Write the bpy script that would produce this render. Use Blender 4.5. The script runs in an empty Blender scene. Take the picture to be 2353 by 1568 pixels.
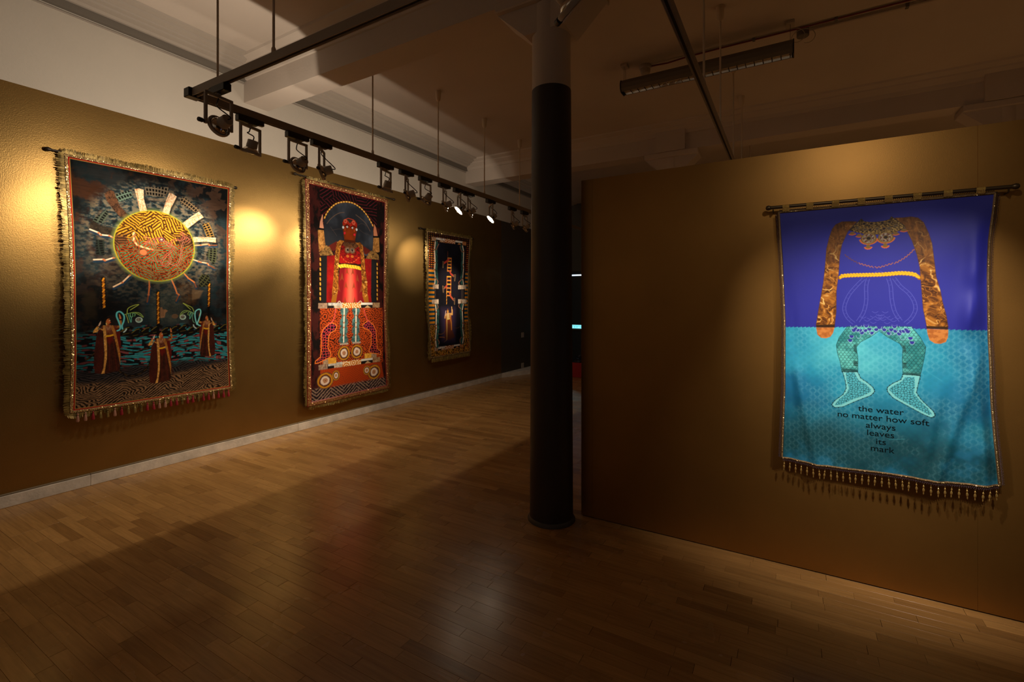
import bpy, bmesh, math, random
import numpy as np
from mathutils import Vector, Matrix

scene = bpy.context.scene
COL = scene.collection
RNG = random.Random(7)
NR = np.random.default_rng(11)

# ------------------------------------------------------------------ camera, world, lights, exposure
EYE = 1.53
YAW = math.atan(639.5 / 1087.0)
cam_data = bpy.data.cameras.new('camera')
cam = bpy.data.objects.new('camera', cam_data)
COL.objects.link(cam)
cam.location = (0, 0, EYE)
cam.rotation_euler = (math.pi / 2, 0, YAW)
cam_data.sensor_width = 36.0
cam_data.lens = 36.0 * 1087.0 / 2353.0
cam_data.shift_y = -89.0 / 2353.0
cam_data.clip_start = 0.05
scene.camera = cam

world = bpy.data.worlds.new('world')
scene.world = world
world.use_nodes = True
world.node_tree.nodes['Background'].inputs[0].default_value = (0.02, 0.018, 0.016, 1)
world.node_tree.nodes['Background'].inputs[1].default_value = 0.3

scene.view_settings.view_transform = 'Standard'
scene.view_settings.look = 'None'
scene.view_settings.gamma = 1.0
scene.view_settings.use_curve_mapping = False
scene.view_settings.exposure = 0.0
scene.cycles.max_bounces = 8
scene.cycles.diffuse_bounces = 5
scene.cycles.sample_clamp_indirect = 4.0
scene.cycles.use_denoising = True

WARM = (1.0, 0.80, 0.54)


def spot(loc, target, watts, angle, blend=1.0, radius=0.03, col=WARM):
    d = bpy.data.lights.new('lamp_beam', 'SPOT')
    d.energy = watts
    d.color = col
    d.spot_size = math.radians(angle)
    d.spot_blend = blend
    d.shadow_soft_size = radius
    o = bpy.data.objects.new('lamp_beam', d)
    COL.objects.link(o)
    o.location = loc
    v = Vector(target) - Vector(loc)
    o.rotation_euler = v.to_track_quat('-Z', 'Y').to_euler()
    return o


# lamps of the track beside the left wall: adapter y, aim point, beam watts, beam angle, spill watts, lit front seen
TRACK_X, TRACK_Z = -3.62, 2.965
HEAD_Z = 2.70
LEFT_LAMPS = [
    (2.14, (-4.45, 1.95, 0.0), 26, 62, False),
    (2.55, (-5.06, 2.42, 2.10), 150, 40, False),
    (2.79, (-5.06, 1.62, 2.15), 170, 40, False),
    (3.57, (-4.55, 3.35, 0.0), 42, 60, False),
    (3.88, (-5.06, 2.92, 2.12), 72, 32, False),
    (4.19, (-4.95, 4.15, 1.5), 100, 40, False),
    (4.54, (-5.06, 3.80, 2.05), 85, 34, False),
    (4.83, (-4.85, 3.45, 0.9), 110, 44, True),
    (5.05, (-5.06, 4.35, 1.8), 100, 34, False),
    (5.57, (-4.85, 4.2, 0.9), 90, 44, True),
    (6.17, (-5.06, 5.66, 2.15), 95, 34, False),
    (6.55, (-5.06, 6.40, 1.65), 150, 36, False),
]
# lamps of the track across the room: x, aim, beam watts, beam angle, lit front seen, built
CROSS_Y = 1.72
CROSS_LAMPS = [
    (-3.27, (-5.06, 1.45, 2.05), 45, 32, False, True),
    (-0.735, (0.40, 3.16, 1.10), 130, 40, False, True),
    (0.95, (0.42, 3.16, 1.04), 170, 48, False, False),
    (0.37, (0.35, 3.16, 1.9), 13, 105, False, False),
]
# light that spills past the lamp rims: y, tilt of the rim below the horizontal in degrees, watts
SPILL = [(1.75, 5.5, 24), (2.55, 5.5, 24), (2.6, 26, 9), (3.9, 26, 14), (4.7, 26, 14), (6.2, 26, 7)]
SOFT = (1.0, 0.88, 0.72)


def head_point(x, y, aim):
    p = Vector((x, y, HEAD_Z))
    d = (Vector(aim) - p).normalized()
    return p, d


for (y, aim, w, ang, lit) in LEFT_LAMPS:
    p, d = head_point(TRACK_X, y, aim)
    if w:
        spot(p + d * 0.05, aim, w, ang)
for y, tilt, w in SPILL:
    a = math.radians(tilt)
    spot((TRACK_X - .06, y, HEAD_Z - .01), (TRACK_X - .06 - math.cos(a), y, HEAD_Z - .01 - math.sin(a)), w, 176, 0.04, 0.02, (1.0, 0.83, 0.62))
for (x, aim, w, ang, lit, built) in CROSS_LAMPS:
    p, d = head_point(x, CROSS_Y, aim)
    if w:
        spot(p + d * 0.05, aim, w, ang, col=WARM if x < -2 else SOFT)
# unseen lamps added behind the camera, bounced off the white wall as ambient fill
for x in (-3.2, -0.6, 2.2):
    spot((x, -1.2, 2.75), (x, -3.0, 2.6), 30, 110, col=SOFT)
# more unseen lamps added there, aimed at the floor to lift the ceiling
for x, y in ((-3.5, -1.6), (1.2, -1.8), (3.6, -.6)):
    spot((x, y, 2.75), (x + .2, y - .3, 0), 60, 80, col=SOFT)
# unseen lamps added beyond the partition to brighten the ceiling by floor bounce
for x, y in ((0.9, 5.0), (2.6, 4.6), (3.6, 7.8), (0.8, 8.6)):
    spot((x, y, 2.75), (x + .2, y + .2, 0), 190, 95, col=SOFT)


# ------------------------------------------------------------------ helpers
def lin(c):
    r = []
    for v in c:
        v = v / 255.0
        r.append(v / 12.92 if v <= 0.04045 else ((v + 0.055) / 1.055) ** 2.4)
    return np.array(r)


def mat(name, col, rough=0.6, metal=0.0, bump=None, mottling=None, spec=0.5, coat=0.0, emit=None, attr=None, sheen=0.0, aniso=None):
    m = bpy.data.materials.new(name)
    m.use_nodes = True
    nt = m.node_tree
    b = nt.nodes['Principled BSDF']
    b.inputs['Base Color'].default_value = (*col, 1)
    b.inputs['Roughness'].default_value = rough
    b.inputs['Metallic'].default_value = metal
    b.inputs['Specular IOR Level'].default_value = spec
    b.inputs['Coat Weight'].default_value = coat
    b.inputs['Sheen Weight'].default_value = sheen
    geo = nt.nodes.new('ShaderNodeNewGeometry')
    if mottling:
        sc, amt = mottling
        n = nt.nodes.new('ShaderNodeTexNoise')
        n.inputs['Scale'].default_value = sc
        n.inputs['Detail'].default_value = 5
        nt.links.new(geo.outputs['Position'], n.inputs['Vector'])
        r = nt.nodes.new('ShaderNodeMapRange')
        r.inputs[1].default_value = 0.3
        r.inputs[2].default_value = 0.7
        r.inputs[3].default_value = 1 - amt
        r.inputs[4].default_value = 1 + amt
        nt.links.new(n.outputs['Fac'], r.inputs[0])
        mx = nt.nodes.new('ShaderNodeVectorMath')
        mx.operation = 'SCALE'
        mx.inputs[0].default_value = col
        nt.links.new(r.outputs[0], mx.inputs['Scale'])
        nt.links.new(mx.outputs[0], b.inputs['Base Color'])
    if attr:
        an = nt.nodes.new('ShaderNodeAttribute')
        an.attribute_name = attr
        nt.links.new(an.outputs['Color'], b.inputs['Base Color'])
    if bump:
        sc, st, dist = bump
        n = nt.nodes.new('ShaderNodeTexNoise')
        n.inputs['Scale'].default_value = sc
        n.inputs['Detail'].default_value = 3
        mp = nt.nodes.new('ShaderNodeMapping')
        if aniso:
            mp.inputs['Scale'].default_value = aniso
        nt.links.new(geo.outputs['Position'], mp.inputs['Vector'])
        nt.links.new(mp.outputs[0], n.inputs['Vector'])
        bp = nt.nodes.new('ShaderNodeBump')
        bp.inputs['Strength'].default_value = st
        bp.inputs['Distance'].default_value = dist
        nt.links.new(n.outputs['Fac'], bp.inputs['Height'])
        nt.links.new(bp.outputs[0], b.inputs['Normal'])
    if emit:
        b.inputs['Emission Color'].default_value = (*emit[0], 1)
        b.inputs['Emission Strength'].default_value = emit[1]
    return m


M = {}
M['white'] = mat('white_paint', (0.60, 0.55, 0.49), 0.65, bump=(60, 0.12, 0.01), mottling=(1.5, 0.04))
M['ceiling'] = mat('ceiling_paint', (0.54, 0.47, 0.42), 0.7, bump=(40, 0.12, 0.01), mottling=(1.2, 0.05))
M['gold'] = mat('gold_wall_paint', (0.40, 0.248, 0.082), 0.36, 0.88, bump=(140, 0.22, 0.004), mottling=(2.2, 0.08))
M['bronze_wall'] = mat('bronze_gold_wall_paint', (0.35, 0.178, 0.044), 0.43, 0.84, bump=(260, 0.08, 0.002), mottling=(1.6, 0.12))
M['dark_wall_and_shade'] = mat('dark_paint_and_shade', (0.060, 0.048, 0.034), 0.6, bump=(70, 0.2, 0.005))
M['wrap'] = mat('black_wrap', (0.030, 0.023, 0.022), 0.5, bump=(8, 0.1, 0.01))
M['skirt'] = mat('skirting_paint', (0.72, 0.66, 0.60), 0.5, bump=(30, 0.3, 0.01), mottling=(9, 0.18))
M['track'] = mat('track_metal', (0.30, 0.26, 0.22), 0.5, 0.2)
M['track_dark'] = mat('track_groove', (0.012, 0.011, 0.01), 0.5)
M['black_plastic'] = mat('black_plastic', (0.012, 0.012, 0.012), 0.42)
M['lamp_grey'] = mat('lamp_grey_metal', (0.36, 0.33, 0.30), 0.5, 0.15)
M['chrome'] = mat('reflector_chrome', (0.75, 0.70, 0.62), 0.12, 1.0)
M['lens_off'] = mat('lens_off', (0.06, 0.06, 0.06), 0.1, 0.3)
M['lens_lit'] = mat('lens_lit', (0.9, 0.85, 0.7), 0.3, emit=((1.0, 0.86, 0.62), 80))
M['cable'] = mat('black_cable', (0.01, 0.01, 0.01), 0.4)
M['rod_cream'] = mat('cream_rod_paint', (0.62, 0.53, 0.42), 0.5)
M['wood_gap'] = mat('floor_underlay', (0.012, 0.007, 0.003), 0.8)
M['rod_dark'] = mat('dark_rod', (0.03, 0.02, 0.012), 0.4, 0.3)
M['rod_bronze'] = mat('bronze_rod', (0.11, 0.075, 0.04), 0.38, 0.7)
M['ribbon'] = mat('gold_ribbon', (0.78, 0.50, 0.13), 0.30, 0.75, bump=(420, 1.0, 0.004))
M['sequin'] = mat('gold_sequins', (0.85, 0.60, 0.27), 0.24, 0.55)
M['sequin_b'] = mat('copper_sequins', (0.78, 0.48, 0.20), 0.25, 0.6)
M['fringe'] = mat('gold_fringe', (0.25, 0.17, 0.05), 0.42, 0.5, mottling=(30, 0.5))
M['red_cord'] = mat('red_cord', (0.22, 0.004, 0.006), 0.5)
M['red_tassel'] = mat('red_tassel', (0.30, 0.012, 0.025), 0.6)
M['pink_tassel'] = mat('pink_tassel', (0.42, 0.20, 0.14), 0.6)
M['bead'] = mat('amber_bead', (0.76, 0.50, 0.16), 0.14, 0.75)
M['bead_dark'] = mat('dark_trim_bead', (0.14, 0.10, 0.13), 0.2, 0.6)
M['trim_brown'] = mat('bronze_trim', (0.20, 0.12, 0.06), 0.35, 0.6, bump=(700, 0.7, 0.002))
M['ledge'] = mat('dull_ledge_paint', (0.20, 0.155, 0.105), 0.6)
M['rail'] = mat('grey_rail_paint', (0.17, 0.15, 0.13), 0.6)
M['cornice'] = mat('cornice_paint', (0.42, 0.37, 0.33), 0.65, bump=(50, 0.12, 0.01))
M['collar'] = mat('dark_collar', (0.05, 0.046, 0.042), 0.5)
M['fitting'] = mat('fitting_grey', (0.16, 0.14, 0.12), 0.5, 0.2)
M['pipe_red'] = mat('red_cable', (0.16, 0.018, 0.016), 0.5)
M['cream_plastic'] = mat('cream_plastic', (0.45, 0.38, 0.31), 0.5)
M['plate'] = mat('switch_plate', (0.42, 0.36, 0.30), 0.4)
M['red_plinth'] = mat('red_plinth', (0.30, 0.004, 0.004), 0.6)
M['film'] = mat('crumpled_film', (0.03, 0.035, 0.05), 0.12, 0.5)
M['door'] = mat('dark_door', (0.008, 0.009, 0.011), 0.5)
M['pushbar'] = mat('push_bar', (0.10, 0.075, 0.05), 0.4, 0.5)
M['sign'] = mat('lit_green_sign', (0.02, 0.3, 0.32), 0.4, emit=((0.08, 0.72, 0.80), 1.0))
M['sign_white'] = mat('sign_lettering', (0.9, 0.9, 0.9), 0.4, emit=((0.75, 0.95, 1.0), 1.3))
M['glow_strip'] = mat('cool_light_strip', (0.9, 0.95, 1), 0.4, emit=((0.62, 0.80, 1.0), 3.0))
M['letter'] = mat('printed_lettering', (0.002, 0.006, 0.008), 0.85, spec=0.08)


def link_mesh(name, verts, faces, material, parent=None, smooth=False):
    me = bpy.data.meshes.new(name)
    me.from_pydata([tuple(v) for v in verts], [], faces)
    me.update()
    if smooth:
        me.shade_smooth()
    o = bpy.data.objects.new(name, me)
    COL.objects.link(o)
    if isinstance(material, (list, tuple)):
        for mm in material:
            me.materials.append(mm)
    else:
        me.materials.append(material)
    if parent:
        o.parent = parent
        o.matrix_parent_inverse = parent.matrix_basis.inverted()
    return o


class MB:
    """collects shapes, links them as one mesh object"""

    def __init__(self):
        self.v, self.f, self.mi = [], [], []

    def add(self, vs, fs, mi=0):
        n = len(self.v)
        self.v += [tuple(p) for p in vs]
        self.f += [tuple(i + n for i in f) for f in fs]
        self.mi += [mi] * len(fs)
        return self

    def box(self, a, b, mi=0, mtx=None):
        x0, y0, z0 = a
        x1, y1, z1 = b
        vs = [(x0, y0, z0), (x1, y0, z0), (x1, y1, z0), (x0, y1, z0), (x0, y0, z1), (x1, y0, z1), (x1, y1, z1), (x0, y1, z1)]
        if mtx is not None:
            vs = [mtx @ Vector(p) for p in vs]
        return self.add(vs, [(0, 3, 2, 1), (4, 5, 6, 7), (0, 1, 5, 4), (1, 2, 6, 5), (2, 3, 7, 6), (3, 0, 4, 7)], mi)

    def cbox(self, a, b, c, mi=0, mtx=None):
        """box with chamfered edges, as one hull"""
        bm = bmesh.new()
        bmesh.ops.create_cube(bm, size=1)
        for v in bm.verts:
            v.co = Vector([a[i] + (v.co[i] + .5) * (b[i] - a[i]) for i in range(3)])
        bmesh.ops.bevel(bm, geom=list(bm.edges), offset=c, segments=1, affect='EDGES')
        bm.verts.index_update()
        vs = [(mtx @ v.co) if mtx is not None else v.co.copy() for v in bm.verts]
        fs = [[v.index for v in f.verts] for f in bm.faces]
        bm.free()
        return self.add(vs, fs, mi)

    def lathe(self, prof, n=20, mtx=None, mi=0, caps=True):
        """prof: (radius, height) pairs about local Z"""
        vs, fs = [], []
        for r, h in prof:
            for k in range(n):
                t = 2 * math.pi * k / n
                vs.append(Vector((r * math.cos(t), r * math.sin(t), h)))
        for i in range(len(prof) - 1):
            for k in range(n):
                k2 = (k + 1) % n
                fs.append((i * n + k, i * n + k2, (i + 1) * n + k2, (i + 1) * n + k))
        if caps:
            fs.append(tuple(range(n - 1, -1, -1)))
            fs.append(tuple((len(prof) - 1) * n + k for k in range(n)))
        if mtx is not None:
            vs = [mtx @ v for v in vs]
        return self.add(vs, fs, mi)

    def tube(self, pts, r, n=8, mi=0):
        pts = [Vector(p) for p in pts]
        vs, fs = [], []
        up = Vector((0, 0, 1))
        for i, p in enumerate(pts):
            t = (pts[min(i + 1, len(pts) - 1)] - pts[max(i - 1, 0)]).normalized()
            a = t.cross(up)
            if a.length < 1e-3:
                a = t.cross(Vector((1, 0, 0)))
            a.normalize()
            b = t.cross(a)
            for k in range(n):
                w = 2 * math.pi * k / n
                vs.append(p + (a * math.cos(w) + b * math.sin(w)) * r)
        for i in range(len(pts) - 1):
            for k in range(n):
                k2 = (k + 1) % n
                fs.append((i * n + k, i * n + k2, (i + 1) * n + k2, (i + 1) * n + k))
        fs.append(tuple(range(n)))
        fs.append(tuple((len(pts) - 1) * n + k for k in range(n - 1, -1, -1)))
        return self.add(vs, fs, mi)

    def extrude(self, prof, axis, a, b, mi=0):
        """closed 2-D profile swept along world x or y from a to b (profile pairs: other horizontal axis, z)"""
        n = len(prof)
        vs = []
        for w in (a, b):
            for p, z in prof:
                vs.append((w, p, z) if axis == 'x' else (p, w, z))
        fs = [(k, (k + 1) % n, n + (k + 1) % n, n + k) for k in range(n)]
        fs += [tuple(range(n - 1, -1, -1)), tuple(range(n, 2 * n))]
        return self.add(vs, fs, mi)

    def build(self, name, material, parent=None, smooth=False, kind=None, label=None):
        o = link_mesh(name, self.v, self.f, material, parent)
        if any(self.mi):
            o.data.polygons.foreach_set('material_index', self.mi)
        if smooth:
            o.data.shade_smooth()
            try:
                o.data.set_sharp_from_angle(angle=math.radians(40))
            except Exception:
                pass
        bm = bmesh.new()
        bm.from_mesh(o.data)
        bmesh.ops.recalc_face_normals(bm, faces=list(bm.faces))
        bm.to_mesh(o.data)
        bm.free()
        if kind:
            o['kind'] = kind
        if label:
            o['label'] = label
        return o


def axis_mtx(loc, d):
    return Matrix.Translation(Vector(loc)) @ Vector(d).to_track_quat('Z', 'Y').to_matrix().to_4x4()


def tag(o, label, cat, group=None):
    o['label'] = label
    o['category'] = cat
    if group:
        o['group'] = group
    return o


def thing(name, label, cat, loc=(0, 0, 0), group=None):
    o = bpy.data.objects.new(name, None)
    o.empty_display_size = 0.1
    COL.objects.link(o)
    o.location = loc
    return tag(o, label, cat, group)


def structure(name, mb, material, parent=None, smooth=False):
    o = mb.build(name, material, parent, smooth)
    o['kind'] = 'structure'
    return o


# ------------------------------------------------------------------ room shell
WX, PY, CZ = -5.06, 3.18, 4.05       # left wall plane, partition plane, ceiling height
GOLD_TOP = 3.187
END_Y, BACK_Y, RIGHT_X = 11.25, -3.0, 6.0

structure('wall_left', MB().box((WX - .2, BACK_Y, 0), (WX, END_Y, CZ)), M['white'])
wl = structure('wall_left_cladding', MB().box((WX, BACK_Y, 0), (WX + .006, 8.16, GOLD_TOP)), M['gold'])
structure('wall_left_end', MB().box((WX, 8.16, 0), (WX + .006, END_Y, GOLD_TOP)), M['dark_wall_and_shade'])  # dark colour stands in for the gold cladding lying in shadow
structure('wall_far', MB().box((WX - .2, END_Y, 0), (RIGHT_X + .2, END_Y + .2, CZ)), M['dark_wall_and_shade'])
structure('wall_back', MB().box((WX - .2, BACK_Y - .2, 0), (RIGHT_X + .2, BACK_Y, CZ)), M['white'])
structure('wall_east', MB().box((RIGHT_X, BACK_Y, 0), (RIGHT_X + .2, END_Y, CZ)), M['dark_wall_and_shade'])
structure('ceiling', MB().box((WX - .2, BACK_Y - .2, CZ), (RIGHT_X + .2, END_Y + .2, CZ + .2)), M['ceiling'])

# partition: an end post and board panels with fine joints between
PT = 2.404
pr = thing('wall_right', '', '', (-1.29, PY + .05, 0))
del pr['label'], pr['category']
pr['kind'] = 'structure'
MB().box((-1.29, PY + .004, 0.004), (4.6, PY + .11, PT - .004)).build('partition_core', M['dark_wall_and_shade'], pr)
for x0, x1 in ((-1.294, -1.2104), (-1.21, 0.7978), (0.7982, 2.02), (2.0204, 4.6)):
    MB().cbox((x0, PY, 0.006), (x1, PY + .012, PT), .0005).build('panel', M['bronze_wall'], pr)
MB().box((-1.294, PY + .012, .006), (-1.288, PY + .11, PT)).build('end_panel', M['bronze_wall'], pr)

# beams across the room, each with a moulding on both faces
for i, by in enumerate((-0.97, 3.055, 7.085)):
    h = .135
    b = MB().box((WX, by - h, 3.675), (RIGHT_X, by + h, CZ))
    for sgn in (-1, 1):
        prof = [(by + sgn * h, 3.90), (by + sgn * (h + .015), 3.905), (by + sgn * (h + .03), 3.945), (by + sgn * (h + .10), 3.99),
                (by + sgn * (h + .105), 4.005), (by + sgn * (h + .17), 4.03), (by + sgn * (h + .18), CZ), (by + sgn * h, CZ)]
        b.extrude(prof, 'x', WX + .02, RIGHT_X)
    structure('trim_%d' % (i + 1), b, M['ceiling'])
# cornice of the left wall, one run per bay
k = 4
for y0, y1 in ((BACK_Y, -1.105), (-.835, 2.92), (3.19, 6.95), (7.22, END_Y)):
    rail = MB().extrude([(WX, 3.897), (WX + .050, 3.897), (WX + .050, 3.952), (WX, 3.952)], 'y', y0, y1)
    structure('trim_%d' % k, rail, M['rail'])
    prof = [(WX, 3.953), (WX + .075, 3.953), (WX + .10, 3.968), (WX + .16, 3.975), (WX + .165, 3.990), (WX + .21, 3.992),
            (WX + .215, 4.006), (WX + .28, 4.014), (WX + .285, 4.030), (WX + .355, 4.034), (WX + .36, CZ), (WX, CZ)]
    structure('trim_%d' % (k + 1), MB().extrude(prof, 'y', y0, y1), M['cornice'])
    structure('trim_%d' % (k + 2), MB().extrude([(WX, 3.868), (WX + .010, 3.868), (WX + .010, 3.880), (WX, 3.880)], 'y', y0, y1), M['cornice'])
    k += 3

# skirting board: painted boards butted end to end, a thin gold ledge on top, a kink at the far end
sk = thing('baseboard_left', '', '', (WX, 1.1, 0))
del sk['label'], sk['category']
sk['kind'] = 'structure'
ys = [BACK_Y, -.6, 1.62, 3.55, 5.9, 8.15]
for y0, y1 in zip(ys[:-1], ys[1:]):
    MB().cbox((WX + .006, y0, 0.0005), (WX + .030, y1 - .002, .088), .002).build('board', M['skirt'], sk)
    MB().cbox((WX + .006, y0, .089), (WX + .024, y1 - .002, .100), .002).build('ledge', M['ledge'], sk)
end = MB()
c = [(WX + .006, 8.151), (WX + .030, 8.151), (WX + .30, 8.95), (WX + .30, END_Y - .01), (WX + .006, END_Y - .01)]
end.add([(x, y, .0005) for x, y in c] + [(x, y, .088) for x, y in c],
        [(0, 1, 6, 5), (1, 2, 7, 6), (2, 3, 8, 7), (3, 4, 9, 8), (4, 0, 5, 9), (5, 6, 7, 8, 9), (4, 3, 2, 1, 0)])
end.build('angled_board', M['skirt'], sk)

# ------------------------------------------------------------------ strip floor
def wood_material():
    m = bpy.data.materials.new('oiled_strip_wood')
    m.use_nodes = True
    nt = m.node_tree
    b = nt.nodes['Principled BSDF']
    geo = nt.nodes.new('ShaderNodeNewGeometry')
    at = nt.nodes.new('ShaderNodeAttribute')
    at.attribute_name = 'tone'
    sep = nt.nodes.new('ShaderNodeSeparateColor')
    nt.links.new(at.outputs['Color'], sep.inputs[0])
    com = nt.nodes.new('ShaderNodeCombineXYZ')
    mu = nt.nodes.new('ShaderNodeMath')
    mu.operation = 'MULTIPLY'
    mu.inputs[1].default_value = 37.0
    nt.links.new(sep.outputs[1], mu.inputs[0])
    nt.links.new(mu.outputs[0], com.inputs[2])
    ad = nt.nodes.new('ShaderNodeVectorMath')
    ad.operation = 'ADD'
    nt.links.new(geo.outputs['Position'], ad.inputs[0])
    nt.links.new(com.outputs[0], ad.inputs[1])
    mp = nt.nodes.new('ShaderNodeMapping')
    mp.inputs['Scale'].default_value = (5, 70, 1)
    nt.links.new(ad.outputs[0], mp.inputs[0])
    n = nt.nodes.new('ShaderNodeTexNoise')
    n.inputs['Scale'].default_value = 1.0
    n.inputs['Detail'].default_value = 6
    nt.links.new(mp.outputs[0], n.inputs['Vector'])
    n2 = nt.nodes.new('ShaderNodeTexNoise')
    n2.inputs['Scale'].default_value = 2.2
    n2.inputs['Detail'].default_value = 4
    nt.links.new(geo.outputs['Position'], n2.inputs['Vector'])
    rp = nt.nodes.new('ShaderNodeValToRGB')
    rp.color_ramp.elements[0].color = (0.26, 0.130, 0.042, 1)
    rp.color_ramp.elements[1].color = (0.50, 0.275, 0.095, 1)
    nt.links.new(sep.outputs[0], rp.inputs[0])
    mr = nt.nodes.new('ShaderNodeMapRange')
    mr.inputs[1].default_value = .25
    mr.inputs[2].default_value = .75
    mr.inputs[3].default_value = .80
    mr.inputs[4].default_value = 1.15
    nt.links.new(n.outputs['Fac'], mr.inputs[0])
    sc = nt.nodes.new('ShaderNodeVectorMath')
    sc.operation = 'SCALE'
    nt.links.new(rp.outputs[0], sc.inputs[0])
    nt.links.new(mr.outputs[0], sc.inputs['Scale'])
    nt.links.new(sc.outputs[0], b.inputs['Base Color'])
    r2 = nt.nodes.new('ShaderNodeMapRange')
    r2.inputs[1].default_value = .3
    r2.inputs[2].default_value = .7
    r2.inputs[3].default_value = .21
    r2.inputs[4].default_value = .31
    nt.links.new(n2.outputs['Fac'], r2.inputs[0])
    nt.links.new(r2.outputs[0], b.inputs['Roughness'])
    b.inputs['Specular IOR Level'].default_value = .34
    bp = nt.nodes.new('ShaderNodeBump')
    bp.inputs['Strength'].default_value = .10
    bp.inputs['Distance'].default_value = .004
    nt.links.new(n.outputs['Fac'], bp.inputs['Height'])
    nt.links.new(bp.outputs[0], b.inputs['Normal'])
    return m


M['wood'] = wood_material()
floor = structure('floor', MB().box((WX - .2, BACK_Y - .2, -.2), (RIGHT_X + .2, END_Y + .2, -.012)), M['wood_gap'])
sy, cy = math.sin(YAW), math.cos(YAW)


def strip_size(x, y, L, W):
    """how large a strip shows from the viewer's end of the room"""
    if y > PY and x > -1.45:
        return 0
    F = -x * sy + y * cy
    R = x * cy + y * sy
    if F < .6:
        return 0
    px = 1087 * R / F
    py = 1087 * EYE / F
    if abs(px) > 1260 or py > 920:
        return 0
    return L * W / F ** 3


ROWW = 0.0625
strips = []
r0 = int((PY - END_Y) / ROWW) - 1
for r in range(r0, 100):
    y1 = PY - r * ROWW
    y0 = y1 - ROWW
    if y1 < -2.9 or y0 > END_Y:
        continue
    x = WX - RNG.random() * .5
    while x < RIGHT_X:
        L = RNG.choice((.24, .30, .36, .42, .48, .55, .62)) * RNG.uniform(.92, 1.08)
        x0, x1 = max(x, WX), min(x + L, RIGHT_X)
        x += L
        if x1 - x0 < .02 or y0 < -2.9:
            continue
        if y0 < -.4 and x1 < RIGHT_X and y0 < -1.0:
            pass
        strips.append((strip_size((x0 + x1) / 2, (y0 + y1) / 2, x1 - x0, ROWW), x0, x1, y0, y1, r))
strips.sort(key=lambda s: -s[0])


def strip_shape(mb, tones, s):
    _, x0, x1, y0, y1, r = s
    dark = RNG.random()
    gx = .0012 if dark < .22 else .0004
    gy = .0007 if r % 2 == 0 else .0002
    c = .0003
    h = RNG.uniform(-.0003, .0003)
    a0, a1, b0, b1 = x0 + gx, x1 - gx, y0 + gy, y1 - .0002
    n = len(mb.v)
    mb.add([(a0, b0, -.011), (a1, b0, -.011), (a1, b1, -.011), (a0, b1, -.011),
            (a0, b0, h - c), (a1, b0, h - c), (a1, b1, h - c), (a0, b1, h - c),
            (a0 + c, b0 + c, h), (a1 - c, b0 + c, h), (a1 - c, b1 - c, h), (a0 + c, b1 - c, h)],
           [(0, 1, 5, 4), (1, 2, 6, 5), (2, 3, 7, 6), (3, 0, 4, 7), (4, 5, 9, 8), (5, 6, 10, 9), (6, 7, 11, 10), (7, 4, 8, 11), (8, 9, 10, 11)])
    t = min(1, max(0, RNG.gauss(.5, .15)))
    if RNG.random() < .06:
        t = RNG.uniform(0, .25)
    tones += [(t, RNG.random(), 0, 1)] * 12


def tone_attr(o, tones):
    ca = o.data.color_attributes.new('tone', 'FLOAT_COLOR', 'POINT')
    ca.data.foreach_set('color', np.array(tones, np.float32).ravel())


rest, rest_t = MB(), []
for i, s in enumerate(strips):
    if i < 300:
        mb, tn = MB(), []
        strip_shape(mb, tn, s)
        o = link_mesh('plank', mb.v, mb.f, M['wood'], floor)
        tone_attr(o, tn)
    else:
        strip_shape(rest, rest_t, s)
o = link_mesh('plank_field', rest.v, rest.f, M['wood'], floor)
tone_attr(o, rest_t)
o['kind'] = 'stuff'

# ------------------------------------------------------------------ columns
def capital(cx, cyy, parent):
    g = MB()
    prof = [(-.15, 3.40), (.15, 3.40), (.365, 3.60), (-.365, 3.60)]
    n = 4
    vs = [(cx + p, cyy + d, z) for d in (-.125, .125) for p, z in prof]
    g.add(vs, [(3, 2, 1, 0), (4, 5, 6, 7), (0, 1, 5, 4), (1, 2, 6, 5), (2, 3, 7, 6), (3, 0, 4, 7)])
    g.build('bracket', M['ceiling'], parent)
    MB().cbox((cx - .37, cyy - .17, 3.60), (cx + .37, cyy + .17, 3.674), .008).build('abacus', M['ceiling'], parent)
    MB().box((cx - .20, cyy - .19, 3.675), (cx + .20, cyy + .19, CZ - .001)).build('pier', M['ceiling'], parent)


COLX, COLY = -1.458, 3.028
c1 = thing('column', 'slim round column wrapped in black up to three metres, nearest the partition', 'column', (COLX, COLY, 0))
T0 = Matrix.Translation((COLX, COLY, 0))
MB().lathe([(.146, 0.002), (.140, 2.0), (.1355, 3.40), (.1355, 3.598)], 40, T0).build('shaft', M['ceiling'], c1, True)
MB().lathe([(.1525, .003), (.1525, .08), (.150, .6), (.1435, 2.0), (.1385, 3.02), (.1365, 3.022)], 48, T0, caps=False).build('wrap', M['wrap'], c1, True, label='matt black wrap around the lower shaft')
MB().lathe([(.168, .001), (.167, .010), (.160, .022), (.1535, .028), (.153, .001)], 40, T0, caps=False).build('base_ring', M['collar'], c1, True)
capital(COLX, COLY, c1)
for cx, lab in ((-1.466, 'pale far column with flared bracket rising behind the partition, in line with the black column'),
                (1.99, 'pale far column with flared bracket at the right end of the ceiling beam')):
    c2 = thing('column', lab, 'column', (cx, 7.085, 0), 'columns under the far beam')
    MB().lathe([(.146, 0.002), (.140, 2.0), (.1355, 3.40), (.1355, 3.598)], 32, Matrix.Translation((cx, 7.085, 0))).build('shaft', M['ceiling'], c2, True)
    capital(cx, 7.085, c2)

# ------------------------------------------------------------------ lighting tracks
def track_profile(c, z):
    return [(c - .018, z), (c - .018, z + .055), (c + .018, z + .055), (c + .018, z), (c + .013, z), (c + .013, z + .004), (c + .008, z + .004),
            (c + .008, z + .022), (c - .008, z + .022), (c - .008, z + .004), (c - .013, z + .004), (c - .013, z)]


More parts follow.
